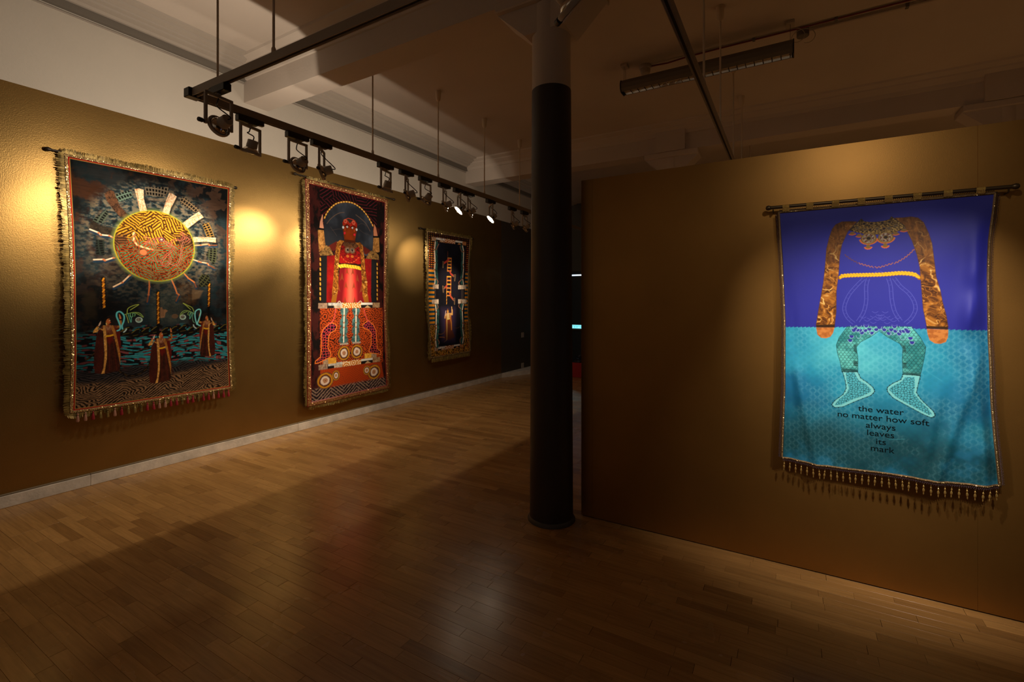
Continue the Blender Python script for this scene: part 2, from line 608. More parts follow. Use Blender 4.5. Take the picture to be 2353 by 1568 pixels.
def track(axis, c, a, b, label):
    t = thing('lighting_track', label, 'lighting track', ((a, c, TRACK_Z) if axis == 'x' else (c, a, TRACK_Z)))
    MB().extrude(track_profile(c, TRACK_Z), axis, a, b).build('rail', M['track'], t)
    g = MB()
    q0, q1 = c - .0079, c + .0079
    if axis == 'x':
        g.box((a + .01, q0, TRACK_Z + .010), (b - .01, q1, TRACK_Z + .0215))
    else:
        g.box((q0, a + .01, TRACK_Z + .010), (q1, b - .01, TRACK_Z + .0215))
    g.build('conductor_groove', M['track_dark'], t)
    return t


tL = track('y', TRACK_X, 1.76, 9.6, 'long black lighting track hung parallel to the left wall, full of spotlights')
tC = track('x', CROSS_Y, -3.58, 5.0, 'black lighting track crossing the room, meeting the left wall track at a corner')
tR = track('y', -.513, 1.76, 9.6, 'dark lighting track running away over the partition beside the strip fitting')
MB().cbox((TRACK_X - .024, 1.68, TRACK_Z - .006), (TRACK_X + .045, 1.765, TRACK_Z + .058), .004).build('corner_connector', M['black_plastic'], tL)
MB().cbox((-.54, 1.742, TRACK_Z - .004), (-.488, 1.765, TRACK_Z + .06), .004).build('end_connector', M['black_plastic'], tR)

NTH = ['first', 'second', 'third', 'fourth', 'fifth', 'sixth', 'seventh', 'eighth', 'ninth', 'tenth', 'eleventh', 'twelfth', 'thirteenth']


def rod(x, y, label, group, top=CZ):
    r = thing('suspension_rod', label, 'rod', (x, y, TRACK_Z + .055), group)
    MB().lathe([(.0075, TRACK_Z + .056), (.0075, top - .02)], 12, Matrix.Translation((x, y, 0))).build('rod', M['rod_cream'], r, True)
    MB().lathe([(.0095, TRACK_Z + .0555), (.013, TRACK_Z + .058), (.013, TRACK_Z + .085), (.009, TRACK_Z + .095)], 12, Matrix.Translation((x, y, 0))).build('coupler', M['rod_cream'], r, True)
    MB().lathe([(.012, top - .125), (.027, top - .105), (.031, top - .05), (.036, top - .001)], 18, Matrix.Translation((x, y, 0))).build('ceiling_cup', M['rod_cream'], r, True)


for i, y in enumerate((1.896, 3.39, 4.417, 5.405, 6.386, 7.9)):
    rod(TRACK_X, y, 'cream rod holding the left wall track, %s along from its corner' % NTH[i], 'rods of the left wall track')
for i, x in enumerate((-2.67, -1.62, -.15, 1.2)):
    rod(x, CROSS_Y, 'cream rod holding the crossing track, %s from the left wall' % NTH[i], 'rods of the crossing track')
for i, y in enumerate((2.35, 3.48, 4.37, 5.44, 6.41, 7.78)):
    rod(-.513, y, 'cream rod on the dark track over the partition, %s from its near end' % NTH[i], 'rods of the track over the partition')


# ------------------------------------------------------------------ track spotlights
def spotlight(x, y, along, aim, lit, label):
    p, d = head_point(x, y, aim)
    s = thing('track_spotlight', label, 'spotlight', (x, y, TRACK_Z), 'spotlights on the ceiling tracks')
    z = TRACK_Z
    A = MB()
    if along == 'y':
        A.cbox((x - .026, y - .105, z - .052), (x + .026, y + .055, z - .0005), .004)
        A.cbox((x - .017, y + .056, z - .040), (x + .017, y + .105, z - .0005), .004)
    else:
        A.cbox((x - .055, y - .026, z - .052), (x + .105, y + .026, z - .0005), .004)
        A.cbox((x - .105, y - .017, z - .040), (x - .056, y + .017, z - .0005), .004)
    A.build('adapter', M['black_plastic'], s)
    ax = d.cross(Vector((0, 0, 1))).normalized()          # tilt axis
    fw = Vector((0, 0, 1)).cross(ax).normalized()
    B = Matrix((( ax.x, fw.x, 0, x), (ax.y, fw.y, 0, y), (ax.z, fw.z, 1, 0), (0, 0, 0, 1)))
    Y = MB()
    top, bot = z - .062, HEAD_Z - .012
    w = .099
    Y.cbox((-w, -.009, top - .019), (w, .009, top), .002, 0, B)
    Y.cbox((-w, -.009, bot), (-w + .018, .009, top - .0187), .002, 0, B)
    Y.cbox((w - .018, -.009, bot), (w, .009, top - .0187), .002, 0, B)
    Y.build('yoke', M['lamp_grey'], s)
    MB().lathe([(.013, top + .0005), (.016, top + .005), (.016, z - .0525)], 14, Matrix.Translation((x, y, 0))).build('swivel', M['lamp_grey'], s, True)
    K = MB()
    K.lathe([(.010, 0), (.010, .012), (.0145, .013), (.0145, .036), (.012, .040)], 14, axis_mtx(p - ax * (w + .001), -ax))
    K.build('tilt_knob', M['black_plastic'], s, True)
    for sg in (-1, 1):
        MB().lathe([(.007, .0), (.007, .0125)], 8, axis_mtx(p + ax * sg * .068, ax * sg)).build('pivot', M['lamp_grey'], s, True)
    H = axis_mtx(p, d)
    CN = MB()
    CN.lathe([(.036, -.029), (.039, -.034), (.039, -.060), (.0375, -.063), (.0375, -.088), (.034, -.092)], 24, H)
    head = CN.build('lamp_head', M['lamp_grey'], s, True)
    R = MB()
    n = 28
    prof = [(.062, .004), (.066, .012), (.072, .012), (.0745, .004), (.0745, -.006), (.070, -.010), (.062, -.006)]
    R.lathe(prof + [prof[0]], n, H, caps=False)
    rg = R.build('lamp_ring', M['lamp_grey'], head, True)
    Q = MB()
    Q.lathe([(.0615, .002), (.058, -.012), (.049, -.024), (.037, -.032), (.035, -.030), (.046, -.020), (.055, -.009), (.059, .002)], n, H, caps=False)
    Q.build('reflector', M['chrome'], head, True)
    LN = MB()
    LN.lathe([(.054, .001), (.050, .006), (.036, .011), (.016, .0135)], 24, H)
    LN.build('lens', M['lens_lit'] if lit else M['lens_off'], head, True)
    e0 = Vector((x, y, top - .014))
    e3 = p - d * .093
    side = ax * (-.045)
    pts = []
    P0, P1, P2, P3 = e0, e0 + Vector((0, 0, -.03)) + side * .4, (e0 + e3) / 2 + side * 1.5, e3
    ctrl = [e0, e0 + Vector((0, 0, -.035)) + side * .25, (e0 + e3) * .5 + Vector((0, 0, -.005)) + side * .9, e3 - d * .028 + side * .1, e3]
    for t in range(17):
        u = t / 16 * (len(ctrl) - 1)
        i = min(int(u), len(ctrl) - 2)
        f = u - i
        g = [ctrl[max(i - 1, 0)], ctrl[i], ctrl[i + 1], ctrl[min(i + 2, len(ctrl) - 1)]]
        pts.append(.5 * ((2 * g[1]) + (g[2] - g[0]) * f + (2 * g[0] - 5 * g[1] + 4 * g[2] - g[3]) * f * f + (3 * g[1] - g[0] - 3 * g[2] + g[3]) * f ** 3))
    MB().tube(pts, .0045, 6).build('flex', M['cable'], s, True)
    return s


STATE = ['hanging head down', 'turned to the wall left of it', 'twisted edge-on to the room', 'hanging head down above the red tapestry', 'turned away to the wall', 'tipped head down',
         'turned away with its knob hidden', 'lit and glaring', 'edge-on just after the first lit lamp', 'lit, farther of the two glaring', 'unlit with shiny reflector', 'unlit, nearest the black column']
for i, (y, aim, w, ang, lit) in enumerate(LEFT_LAMPS):
    spotlight(TRACK_X, y, 'y', aim, lit, 'black track spotlight, %s along the left wall track, %s' % (NTH[i], STATE[i]))
for (x, aim, w, ang, lit, built), lab in zip(CROSS_LAMPS, ('large black track spotlight at the corner of the tracks with thick yoke', 'black track spotlight cut off by the top edge in front of the column')):
    if built:
        spotlight(x, CROSS_Y, 'x', aim, lit, lab)

# ------------------------------------------------------------------ fluorescent fitting and ceiling services
fl = thing('strip_light', 'unlit grey fluorescent strip light with mirrored louvre, hung under the ceiling on wires', 'strip light', (-.76, 4.94, 3.75))
fx0, fx1, fy, fz = -1.545, .03, 4.94, 3.75
prof = [(fy - .052, fz), (fy - .075, fz + .03), (fy - .080, fz + .075), (fy - .06, fz + .115), (fy + .06, fz + .115), (fy + .080, fz + .075), (fy + .075, fz + .03), (fy + .052, fz), (fy + .049, fz + .002), (fy + .045, fz + .055), (fy - .045, fz + .055), (fy - .049, fz + .002)]
MB().extrude(prof, 'x', fx0 + .012, fx1 - .012).build('housing', M['fitting'], fl)
capp = [(fy - .054, fz - .004), (fy - .078, fz + .028), (fy - .083, fz + .077), (fy - .062, fz + .119), (fy + .062, fz + .119), (fy + .083, fz + .077), (fy + .078, fz + .028), (fy + .054, fz - .004)]
for a in (fx0, fx1 - .0115):
    MB().extrude(capp, 'x', a, a + .0115).build('end_cap', M['track_dark'], fl)
nl = 22
for i in range(nl):
    xx = fx0 + .03 + (fx1 - fx0 - .06) * i / (nl - 1)
    MB().add([(xx - .004, fy - .047, fz + .003), (xx + .004, fy - .047, fz + .003), (xx + .001, fy - .044, fz + .045), (xx - .001, fy - .044, fz + .045),
              (xx - .004, fy + .047, fz + .003), (xx + .004, fy + .047, fz + .003), (xx + .001, fy + .044, fz + .045), (xx - .001, fy + .044, fz + .045)],
             [(0, 1, 2, 3), (7, 6, 5, 4), (0, 4, 5, 1), (3, 2, 6, 7), (0, 3, 7, 4), (1, 5, 6, 2)]).build('louvre_blade', M['chrome'], fl)
for sg in (-1, 1):
    MB().add([(fx0 + .02, fy + sg * .047, fz + .003), (fx1 - .02, fy + sg * .047, fz + .003), (fx1 - .02, fy + sg * .036, fz + .036), (fx0 + .02, fy + sg * .036, fz + .036), (fx1 - .02, fy + sg * .018, fz + .053), (fx0 + .02, fy + sg * .018, fz + .053)],
             [(0, 1, 2, 3), (3, 2, 4, 5)]).build('side_reflector', M['chrome'], fl)
MB().tube([(fx0 + .02, fy, fz + .030), (fx1 - .02, fy, fz + .030)], .013, 10).build('tube', M['cream_plastic'], fl, True)
for a in (fx0 + .03, fx1 - .03):
    for dy in (-.035, .035):
        MB().tube([(a, fy + dy, fz + .1155), (a, fy + dy * .6, CZ - .028)], .0015, 5).build('wire', M['cable'], fl)
    MB().cbox((a - .035, fy - .05, CZ - .028), (a + .035, fy + .05, CZ - .0005), .004).build('ceiling_plate', M['cream_plastic'], fl)

sd = thing('smoke_detector', 'small round pale detector on the ceiling at the left end of the red cable', 'detector', (-1.33, 5.06, 3.98))
MB().lathe([(.030, 3.955), (.045, 3.965), (.050, 3.985), (.050, 4.012)], 24, Matrix.Translation((-1.33, 5.06, 0))).build('body', M['cream_plastic'], sd, True)
MB().lathe([(.058, 4.012), (.062, 4.02), (.062, CZ - .0005)], 24, Matrix.Translation((-1.33, 5.06, 0))).build('base', M['cream_plastic'], sd, True)
rc = thing('conduit', 'thin red cable clipped along the ceiling behind the strip light', 'cable', (-1.2, 5.06, 4.02))
pts = [(-1.265, 5.06, 4.03), (-1.1, 5.06, 4.02), (-.9, 5.062, 4.034), (-.6, 5.06, 4.036), (.1, 5.06, 4.036), (1.0, 5.05, 4.036), (3.0, 5.06, 4.036), (5.8, 5.06, 4.036)]
MB().tube(pts, .0085, 8).build('red_cable', M['pipe_red'], rc, True)
for x in (-.88, -.3, .35, 1.0, 1.7):
    MB().cbox((x - .012, 5.045, 4.024), (x + .012, 5.078, CZ - .0005), .002).build('clip', M['fitting'], rc)
tp = thing('conduit', 'grey conduit pipe with a round junction box running beside the red cable', 'pipe', (.1, 5.12, 4.02))
MB().tube([(.14, 5.13, 4.030), (2.5, 5.13, 4.030), (5.8, 5.13, 4.030)], .0125, 10).build('pipe', M['cream_plastic'], tp, True)
MB().lathe([(.045, 3.985), (.05, 3.99), (.05, CZ - .0005)], 24, Matrix.Translation((.10, 5.13, 0))).build('junction_box', M['fitting'], tp, True)
for x in (.85, 1.8):
    MB().cbox((x - .012, 5.110, 4.014), (x + .012, 5.150, CZ - .0005), .002).build('clip', M['fitting'], tp)
lp = []
for i in range(41):
    t = i / 40
    w = 2 * math.pi * 1.6 * t
    lp.append((.02 + .13 * t + .07 * math.sin(w), 5.0 + .03 * t, 3.96 + .06 * math.cos(w) - .03 * t))
tag(MB().tube(lp, .003, 5).build('flex_cable', M['cream_plastic'], None, True), 'loose loop of pale cable hanging by the right end of the strip light', 'cable')

# ------------------------------------------------------------------ wall plates, far door, plinth
for z, lab, nm in ((.815, 'pale square switch plate on the dark wall end at waist height', 'light_switch'), (.148, 'pale square socket plate just above the skirting on the dark wall end', 'wall_socket')):
    sw = thing(nm, lab, 'switch' if nm == 'light_switch' else 'socket', (WX + .006, 9.04, z))
    MB().cbox((WX + .0065, 8.985, z - .055), (WX + .017, 9.095, z + .055), .003).build('plate', M['plate'], sw)
    MB().cbox((WX + .0172, 9.025, z - .016), (WX + .022, 9.055, z + .016), .002).build('rocker', M['plate'], sw)

dr = thing('door_1', '', '', (-4.6, END_Y, 0))
del dr['label'], dr['category']
dr['kind'] = 'structure'
MB().cbox((-5.0, END_Y - .04, .003), (-4.0, END_Y - .001, 2.20), .004).build('leaf', M['door'], dr)
MB().cbox((-5.02, END_Y - .05, 2.245), (-3.98, END_Y - .001, 2.32), .004).build('door_head', M['door'], dr)
gs = MB().cbox((-5.0, END_Y - .045, 2.208), (-4.0, END_Y - .010, 2.232), .004).build('light_gap', M['glow_strip'], dr)
bar = MB().cbox((-4.98, END_Y - .11, .815), (-4.02, END_Y - .06, .855), .01)
bar.box((-4.97, END_Y - .06, .81), (-4.93, END_Y - .0405, .86)).box((-4.07, END_Y - .06, .81), (-4.03, END_Y - .0405, .86))
bar.build('handle', M['pushbar'], dr)


def text_mesh(body, size):
    cu = bpy.data.curves.new('text', 'FONT')
    cu.body = body
    cu.size = size
    cu.align_x = 'CENTER'
    cu.align_y = 'CENTER'
    ob = bpy.data.objects.new('text', cu)
    COL.objects.link(ob)
    bpy.context.view_layer.update()
    dg = bpy.context.evaluated_depsgraph_get()
    me = ob.evaluated_get(dg).to_mesh()
    vs = [tuple(v.co) for v in me.vertices]
    fs = [tuple(p.vertices) for p in me.polygons]
    ob.evaluated_get(dg).to_mesh_clear()
    bpy.data.objects.remove(ob)
    bpy.data.curves.remove(cu)
    return vs, fs


sg = thing('door_sign', 'glowing turquoise door sign with white lettering seen through the gap beside the column', 'sign', (-4.72, END_Y - .042, .885))
MB().cbox((-5.0, END_Y - .048, .865), (-4.42, END_Y - .0405, .955), .002).build('plate', M['sign'], sg)
vs, fs = text_mesh('Push bar to open', .052)
link_mesh('lettering', [(-4.745 + v[0], END_Y - .0495, .908 + v[1]) for v in vs], fs, M['sign_white'], sg)
MB().box((-4.99, END_Y - .0495, .944), (-4.43, END_Y - .0485, .951)).box((-4.99, END_Y - .0495, .869), (-4.43, END_Y - .0485, .874)).build('border_line', M['sign_white'], sg)

pl = thing('plinth', 'red plinth box on the far floor behind the column', 'plinth', (-3.75, 9.2, 0))
MB().cbox((-4.05, 8.95, .002), (-3.35, 9.55, .30), .004).build('box', M['red_plinth'], pl)
fm_v, fm_f = [], []
nn = 15
for j in range(nn):
    for i in range(nn):
        s_, t_ = i / (nn - 1), j / (nn - 1)
        e = min(s_, 1 - s_, t_, 1 - t_) * 2
        fm_v.append((-4.0 + .6 * s_ + RNG.uniform(-.01, .01), 8.98 + .54 * t_ + RNG.uniform(-.01, .01), .303 + .16 * e ** .5 * RNG.uniform(.5, 1)))
for j in range(nn - 1):
    for i in range(nn - 1):
        fm_f.append((j * nn + i, j * nn + i + 1, (j + 1) * nn + i + 1, (j + 1) * nn + i))
fo = link_mesh('plastic_film', fm_v, fm_f, M['film'])
tag(fo, 'shiny dark crumpled plastic film lying on the red plinth', 'film')

# ------------------------------------------------------------------ printed cloths: the print is laid down as cloth colour, coordinates in mm on the wall
def q(s):
    return [tuple(float(v) for v in p.split(',')) for p in s.split()]


def hash2(ix, iy, seed):
    h = (ix.astype(np.int64) * 374761393 + iy.astype(np.int64) * 668265263 + seed * 1442695041) & 0xFFFFFFFF
    h = ((h ^ (h >> 13)) * 1274126177) & 0xFFFFFFFF
    return ((h ^ (h >> 16)) & 0xFFFFFF) / float(0xFFFFFF)


def vnoise(x, y, seed=0):
    ix, iy = np.floor(x), np.floor(y)
    fx, fy = x - ix, y - iy
    fx, fy = fx * fx * (3 - 2 * fx), fy * fy * (3 - 2 * fy)
    a, b = hash2(ix, iy, seed), hash2(ix + 1, iy, seed)
    c, d = hash2(ix, iy + 1, seed), hash2(ix + 1, iy + 1, seed)
    return (a * (1 - fx) + b * fx) * (1 - fy) + (c * (1 - fx) + d * fx) * fy


def fbm(x, y, seed=0, oct=4):
    s, a, t = 0, .5, 0
    for i in range(oct):
        s = s + a * vnoise(x * 2 ** i, y * 2 ** i, seed + i * 17)
        t += a
        a *= .55
    return s / t


def voro(x, y, seed=0, jit=.9):
    ix, iy = np.floor(x), np.floor(y)
    f1 = np.full(x.shape, 9.)
    f2 = np.full(x.shape, 9.)
    cid = np.zeros(x.shape)
    for dx in (-1, 0, 1):
        for dy in (-1, 0, 1):
            cx, cy_ = ix + dx, iy + dy
            px = cx + .5 + jit * (hash2(cx, cy_, seed) - .5)
            py = cy_ + .5 + jit * (hash2(cx, cy_, seed + 5) - .5)
            d = np.hypot(x - px, y - py)
            m = d < f1
            f2 = np.where(m, f1, np.minimum(f2, d))
            cid = np.where(m, hash2(cx, cy_, seed + 9), cid)
            f1 = np.where(m, d, f1)
    return f1, f2, cid


def sstep(a, b, x):
    t = np.clip((x - a) / (b - a), 0, 1)
    return t * t * (3 - 2 * t)


def ramp(t, *stops):
    """stops: (pos, rgb 0-255)"""
    pos = [s[0] for s in stops]
    cols = np.array([lin(s[1]) for s in stops])
    return np.stack([np.interp(t, pos, cols[:, i]) for i in range(3)], -1)


def maze(x, y, cell, period, seed, warp=.25):
    """woven maze of short parallel bars that turn from cell to cell"""
    xw = x + warp * cell * (fbm(x / cell, y / cell, seed + 3) - .5)
    yw = y + warp * cell * (fbm(x / cell + 9, y / cell, seed + 4) - .5)
    _, _, c = voro(xw / cell, yw / cell, seed)
    a = np.floor(c * 4) * math.pi / 4 * .8 + .35
    return np.sin((xw * np.cos(a) + yw * np.sin(a)) * 2 * math.pi / period)


def chain(pts, n=6):
    """smooth curve through points"""
    P = np.array(pts, float)
    out = []
    for i in range(len(P) - 1):
        g = [P[max(i - 1, 0)], P[i], P[i + 1], P[min(i + 2, len(P) - 1)]]
        for k in range(n):
            f = k / n
            out.append(.5 * (2 * g[1] + (g[2] - g[0]) * f + (2 * g[0] - 5 * g[1] + 4 * g[2] - g[3]) * f * f + (3 * g[1] - g[0] - 3 * g[2] + g[3]) * f ** 3))
    out.append(P[-1])
    return [tuple(p) for p in out]


class Print:
    def __init__(self, U, V, px):
        self.u, self.v, self.px = U.ravel(), V.ravel(), px
        self.c = np.zeros((self.u.size, 3))

    def _box(self, P, pad):
        P = np.array(P)
        a, b = P.min(0) - pad, P.max(0) + pad
        return np.nonzero((self.u >= a[0]) & (self.u <= b[0]) & (self.v >= a[1]) & (self.v <= b[1]))[0]

    def _segd(self, x, y, P, closed):
        d = np.full(x.shape, 1e9)
        n = len(P)
        for i in range(n if closed else n - 1):
            ax, ay = P[i]
            bx, by = P[(i + 1) % n]
            ex, ey = bx - ax, by - ay
            L = ex * ex + ey * ey + 1e-9
            t = np.clip(((x - ax) * ex + (y - ay) * ey) / L, 0, 1)
            d = np.minimum(d, np.hypot(x - ax - t * ex, y - ay - t * ey))
        return d

    def lay(self, i, m, col):
        if callable(col):
            col = col(self.u[i], self.v[i])
        elif not isinstance(col, np.ndarray):
            col = lin(col)
        m = m[:, None]
        self.c[i] = self.c[i] * (1 - m) + col * m

    def poly(self, P, col, soft=None, smooth=False, alpha=1.0, edge=None):
        if smooth:
            P = chain(list(P) + [P[0]])[:-1]
        soft = soft or self.px
        i = self._box(P, soft * 2)
        if not len(i):
            return self
        x, y = self.u[i], self.v[i]
        ins = np.zeros(x.shape, bool)
        n = len(P)
        for k in range(n):
            ax, ay = P[k]
            bx, by = P[(k + 1) % n]
            if ay == by:
                continue
            c = ((ay > y) != (by > y)) & (x < (bx - ax) * (y - ay) / (by - ay) + ax)
            ins ^= c
        d = self._segd(x, y, P, True)
        sd = np.where(ins, d, -d)
        self.lay(i, np.clip(sd / soft + .5, 0, 1) * alpha, col)
        if edge:
            w, ec = edge
            self.lay(i, np.clip((w / 2 - d) / self.px + .5, 0, 1), ec)
        return self

    def stroke(self, P, w, col, closed=False, smooth=False, soft=None, alpha=1.0):
        if smooth:
            P = chain(list(P) + ([P[0]] if closed else []))
        soft = soft or self.px
        i = self._box(P, w + soft)
        if not len(i):
            return self
        d = self._segd(self.u[i], self.v[i], P, closed and not smooth)
        self.lay(i, np.clip((w / 2 - d) / soft + .5, 0, 1) * alpha, col)
        return self

    def disc(self, c, rx, ry, col, soft=None, alpha=1.0, r0=0):
        soft = soft or self.px
        i = self._box([(c[0] - rx, c[1] - ry), (c[0] + rx, c[1] + ry)], soft * 2)
        r = np.hypot((self.u[i] - c[0]) / rx, (self.v[i] - c[1]) / ry)
        m = np.clip((1 - r) * min(rx, ry) / soft + .5, 0, 1)
        if r0:
            m = m * np.clip((r - r0) * min(rx, ry) / soft + .5, 0, 1)
        self.lay(i, m * alpha, col)
        return self

    def rope(self, P, w, seg, cols, smooth=False):
        """twisted cord: slanted lobes in turn"""
        if smooth:
            P = chain(P)
        P = np.array(P, float)
        L = np.concatenate([[0], np.cumsum(np.hypot(*np.diff(P, axis=0).T))])
        n = max(2, int(L[-1] / seg))
        for k in range(n):
            s0, s1 = L[-1] * k / n, L[-1] * (k + .85) / n
            a = np.array([np.interp(s0, L, P[:, 0]), np.interp(s0, L, P[:, 1])])
            b = np.array([np.interp(s1, L, P[:, 0]), np.interp(s1, L, P[:, 1])])
            d = b - a
            nn = np.array([-d[1], d[0]]) / (np.hypot(*d) + 1e-9) * w * .22
            self.stroke([tuple(a + nn), tuple(b - nn)], w * .75, cols[k % len(cols)])
        return self


class Cloth:
    """hanging cloth: left and right edges as measured curves, one mesh with its print; off(s,t) is the distance from the wall in metres"""

    def __init__(self, plane, left, right, off, sag=None):
        self.plane, self.off, self.sag = plane, off, sag
        self.L, self.R = np.array(left), np.array(right)

    def edge(self, E, t):
        k = np.linspace(0, 1, len(E))
        v = (E[:, 1] - E[0, 1]) / (E[-1, 1] - E[0, 1])
        u = np.interp(t, v, E[:, 0])
        return u, E[0, 1] + t * (E[-1, 1] - E[0, 1])

    def at(self, s, t):
        s, t = np.asarray(s, float), np.asarray(t, float)
        lu, lv = self.edge(self.L, t)
        ru, rv = self.edge(self.R, t)
        u = lu + s * (ru - lu)
        v = lv + s * (rv - lv)
        if self.sag is not None:
            v = v + self.sag(s) * np.clip(t, 0, 1.1) ** 3
        return u, v

    def world(self, s, t, extra=0.0):
        u, v = self.at(s, t)
        d = self.off(np.clip(s, 0, 1), np.clip(t, 0, 1)) + extra
        if self.plane == 'L':
            return np.stack([WX + d, u / 1000, v / 1000], -1)
        return np.stack([u / 1000, PY - d, v / 1000], -1)

    def size(self):
        w = abs(self.at(1., .5)[0] - self.at(0., .5)[0])
        h = abs(self.at(.5, 1.)[1] - self.at(.5, 0.)[1])
        return float(w), float(h)

    def panel(self, nu, nv, paint, material, parent, name):
        s, t = np.meshgrid(np.linspace(0, 1, nu), np.linspace(0, 1, nv))
        U, V = self.at(s, t)
        W = self.world(s, t).reshape(-1, 3)
        w, h = self.size()
        pr_ = Print(U, V, max(w / nu, h / nv) * 1.15)
        paint(pr_, s.ravel(), t.ravel())
        me = bpy.data.meshes.new(name)
        idx = np.arange(nu * nv).reshape(nv, nu)
        quads = np.stack([idx[1:, :-1], idx[1:, 1:], idx[:-1, 1:], idx[:-1, :-1]], -1).reshape(-1, 4)
        me.vertices.add(nu * nv)
        me.vertices.foreach_set('co', W.astype(np.float32).ravel())
        me.loops.add(quads.size)
        me.loops.foreach_set('vertex_index', quads.astype(np.int32).ravel())
        me.polygons.add(len(quads))
        me.polygons.foreach_set('loop_start', np.arange(0, quads.size, 4, dtype=np.int32))
        me.update(calc_edges=True)
        me.shade_smooth()
        ca = me.color_attributes.new('print', 'FLOAT_COLOR', 'POINT')
        rgba = np.ones((nu * nv, 4), np.float32)
        rgba[:, :3] = np.clip(pr_.c, 0, 1)
        ca.data.foreach_set('color', rgba.ravel())
        me.materials.append(material)
        o = bpy.data.objects.new(name, me)
        COL.objects.link(o)
        o.parent = parent
        o.matrix_parent_inverse = parent.matrix_basis.inverted()
        return o

    def sides(self):
        """the four edges as functions of (position along 0-1, mm outwards) -> s, t"""
        w, h = self.size()
        return [('left', h, lambda k, d: (-d / w + 0 * k, k)), ('right', h, lambda k, d: (1 + d / w + 0 * k, k)),
                ('top', w, lambda k, d: (k, -d / h + 0 * k)), ('bottom', w, lambda k, d: (k, 1 + d / h + 0 * k))]

    def band(self, name, d0, d1, lift, material, parent, step=8.0, smooth=True, thick=.0015):
        """flat ribbon round the cloth between two distances outwards (mm)"""
        vs, fs = [], []
        w, h = self.size()
        for nm, ln, fn in self.sides():
            n = max(2, int(ln / step))
            e0, e1 = d0 / ln, d1 / ln
            base = len(vs)
            for i in range(n + 1):
                k = i / n
                for d, e, x in ((d0, e0, -.002), (d0, e0, lift), (d1, e1, lift), (d1, e1, -.002)):
                    kk = -e + k * (1 + 2 * e)
                    s, t = fn(np.float64(kk), d)
                    vs.append(tuple(self.world(s, t, x)))
            for i in range(n):
                for j in range(3):
                    a = base + i * 4 + j
                    fs.append((a, a + 1, a + 5, a + 4))
        o = link_mesh(name, vs, fs, material, parent, smooth)
        bm = bmesh.new()
        bm.from_mesh(o.data)
        bmesh.ops.recalc_face_normals(bm, faces=list(bm.faces))
        bm.to_mesh(o.data)
        bm.free()
        return o

    def sequins(self, name, d0, d1, size, lift, tilt, material, parent):
        """loose overlapping sequins, each tilted its own way"""
        vs, fs = [], []
        rows = max(1, int((d1 - d0) / (size * .8)))
        for nm, ln, fn in self.sides():
            n = int((ln + d0 + d1) / (size * .95))
            k = (np.arange(n) + .5) / n
            for r in range(rows):
                d = d0 + (d1 - d0) * (r + .5) / rows
                e = d / ln
                kk = -e + (k + NR.uniform(-.3, .3, n) / n) * (1 + 2 * e)
                s, t = fn(kk, d + NR.uniform(-.3, .3, n) * size)
                C_ = self.world(s, t, lift + NR.uniform(0, .0015, n))
                nrm = np.array([1., 0, 0]) if self.plane == 'L' else np.array([0, -1., 0])
                a = np.array([0, 1., 0]) if self.plane == 'L' else np.array([1., 0, 0])
                z = np.array([0, 0, 1.])
                ta, tz = NR.normal(0, tilt, n), NR.normal(0, tilt, n)
                A = (a[None] + nrm[None] * ta[:, None]) * size / 2000
                Z = (z[None] + nrm[None] * tz[:, None]) * size / 2000
                b = len(vs)
                for p, x, y in zip(C_, A, Z):
                    vs += [tuple(p - x), tuple(p - y), tuple(p + x), tuple(p + y)]
                fs += [(b + 4 * i, b + 4 * i + 1, b + 4 * i + 2, b + 4 * i + 3) for i in range(n)]
        o = link_mesh(name, vs, fs, material, parent)
        o['kind'] = 'stuff'
        return o

    def fringe(self, name, d0, length, step, material, parent, curl=.006, skip=(), ends=True):
        vs, fs = [], []
        for nm, ln, fn in self.sides():
            if nm in skip:
                continue
            ext = length * .75 if ends else 0
            n = int((ln + 2 * ext) / step)
            wav = NR.uniform(0, 6)
            clump = np.repeat(NR.uniform(.78, 1.06, n // 5 + 1), 5)
            for i in range(n):
                k = (-ext + (ln + 2 * ext) * (i + .5) / n) / ln
                ovr = max(-k, k - 1, 0) * ln
                Lr = length * clump[i] * RNG.uniform(.92, 1.06)
                if ovr:
                    Lr = math.sqrt(max(length ** 2 - ovr ** 2, 100.)) * RNG.uniform(.85, 1)
                sl = RNG.gauss(0, .07) * Lr / ln
                c = curl * (math.sin(wav + k * ln / 130) + RNG.gauss(0, .35))
                hw = step * .62 / ln
                b = len(vs)
                for j, (f, cc, wv) in enumerate(((0, 0, 1), (.55, .4, .95), (1, 1, .7))):
                    for sg in (-1, 1):
                        s, t = fn(np.float64(k + sl * f + sg * hw * wv), d0 + Lr * f)
                        vs.append(tuple(self.world(s, t, c * cc + .0008 * (i % 3))))
                fs += [(b, b + 1, b + 3, b + 2), (b + 2, b + 3, b + 5, b + 4)]
        o = link_mesh(name, vs, fs, material, parent)
        o['kind'] = 'stuff'
        return o


def hanging(name, p, prof, material, parent, tilt=0.0, n=8):
    m = Matrix.Translation(Vector(p)) @ Matrix.Rotation(tilt, 4, 'Y')
    return MB().lathe(prof, n, m).build(name, material, parent, True)


def cloth_mat(name, rough, sheen=0.2, spec=.3, weave=1400):
    return mat(name, (.5, .5, .5), rough, attr='print', sheen=sheen, spec=spec, bump=(weave, .25, .0015))


M['canvas'] = cloth_mat('printed_canvas', .8, 0.0, .12)
M['satin'] = cloth_mat('printed_satin', .48, 0.0, .28, 1800)


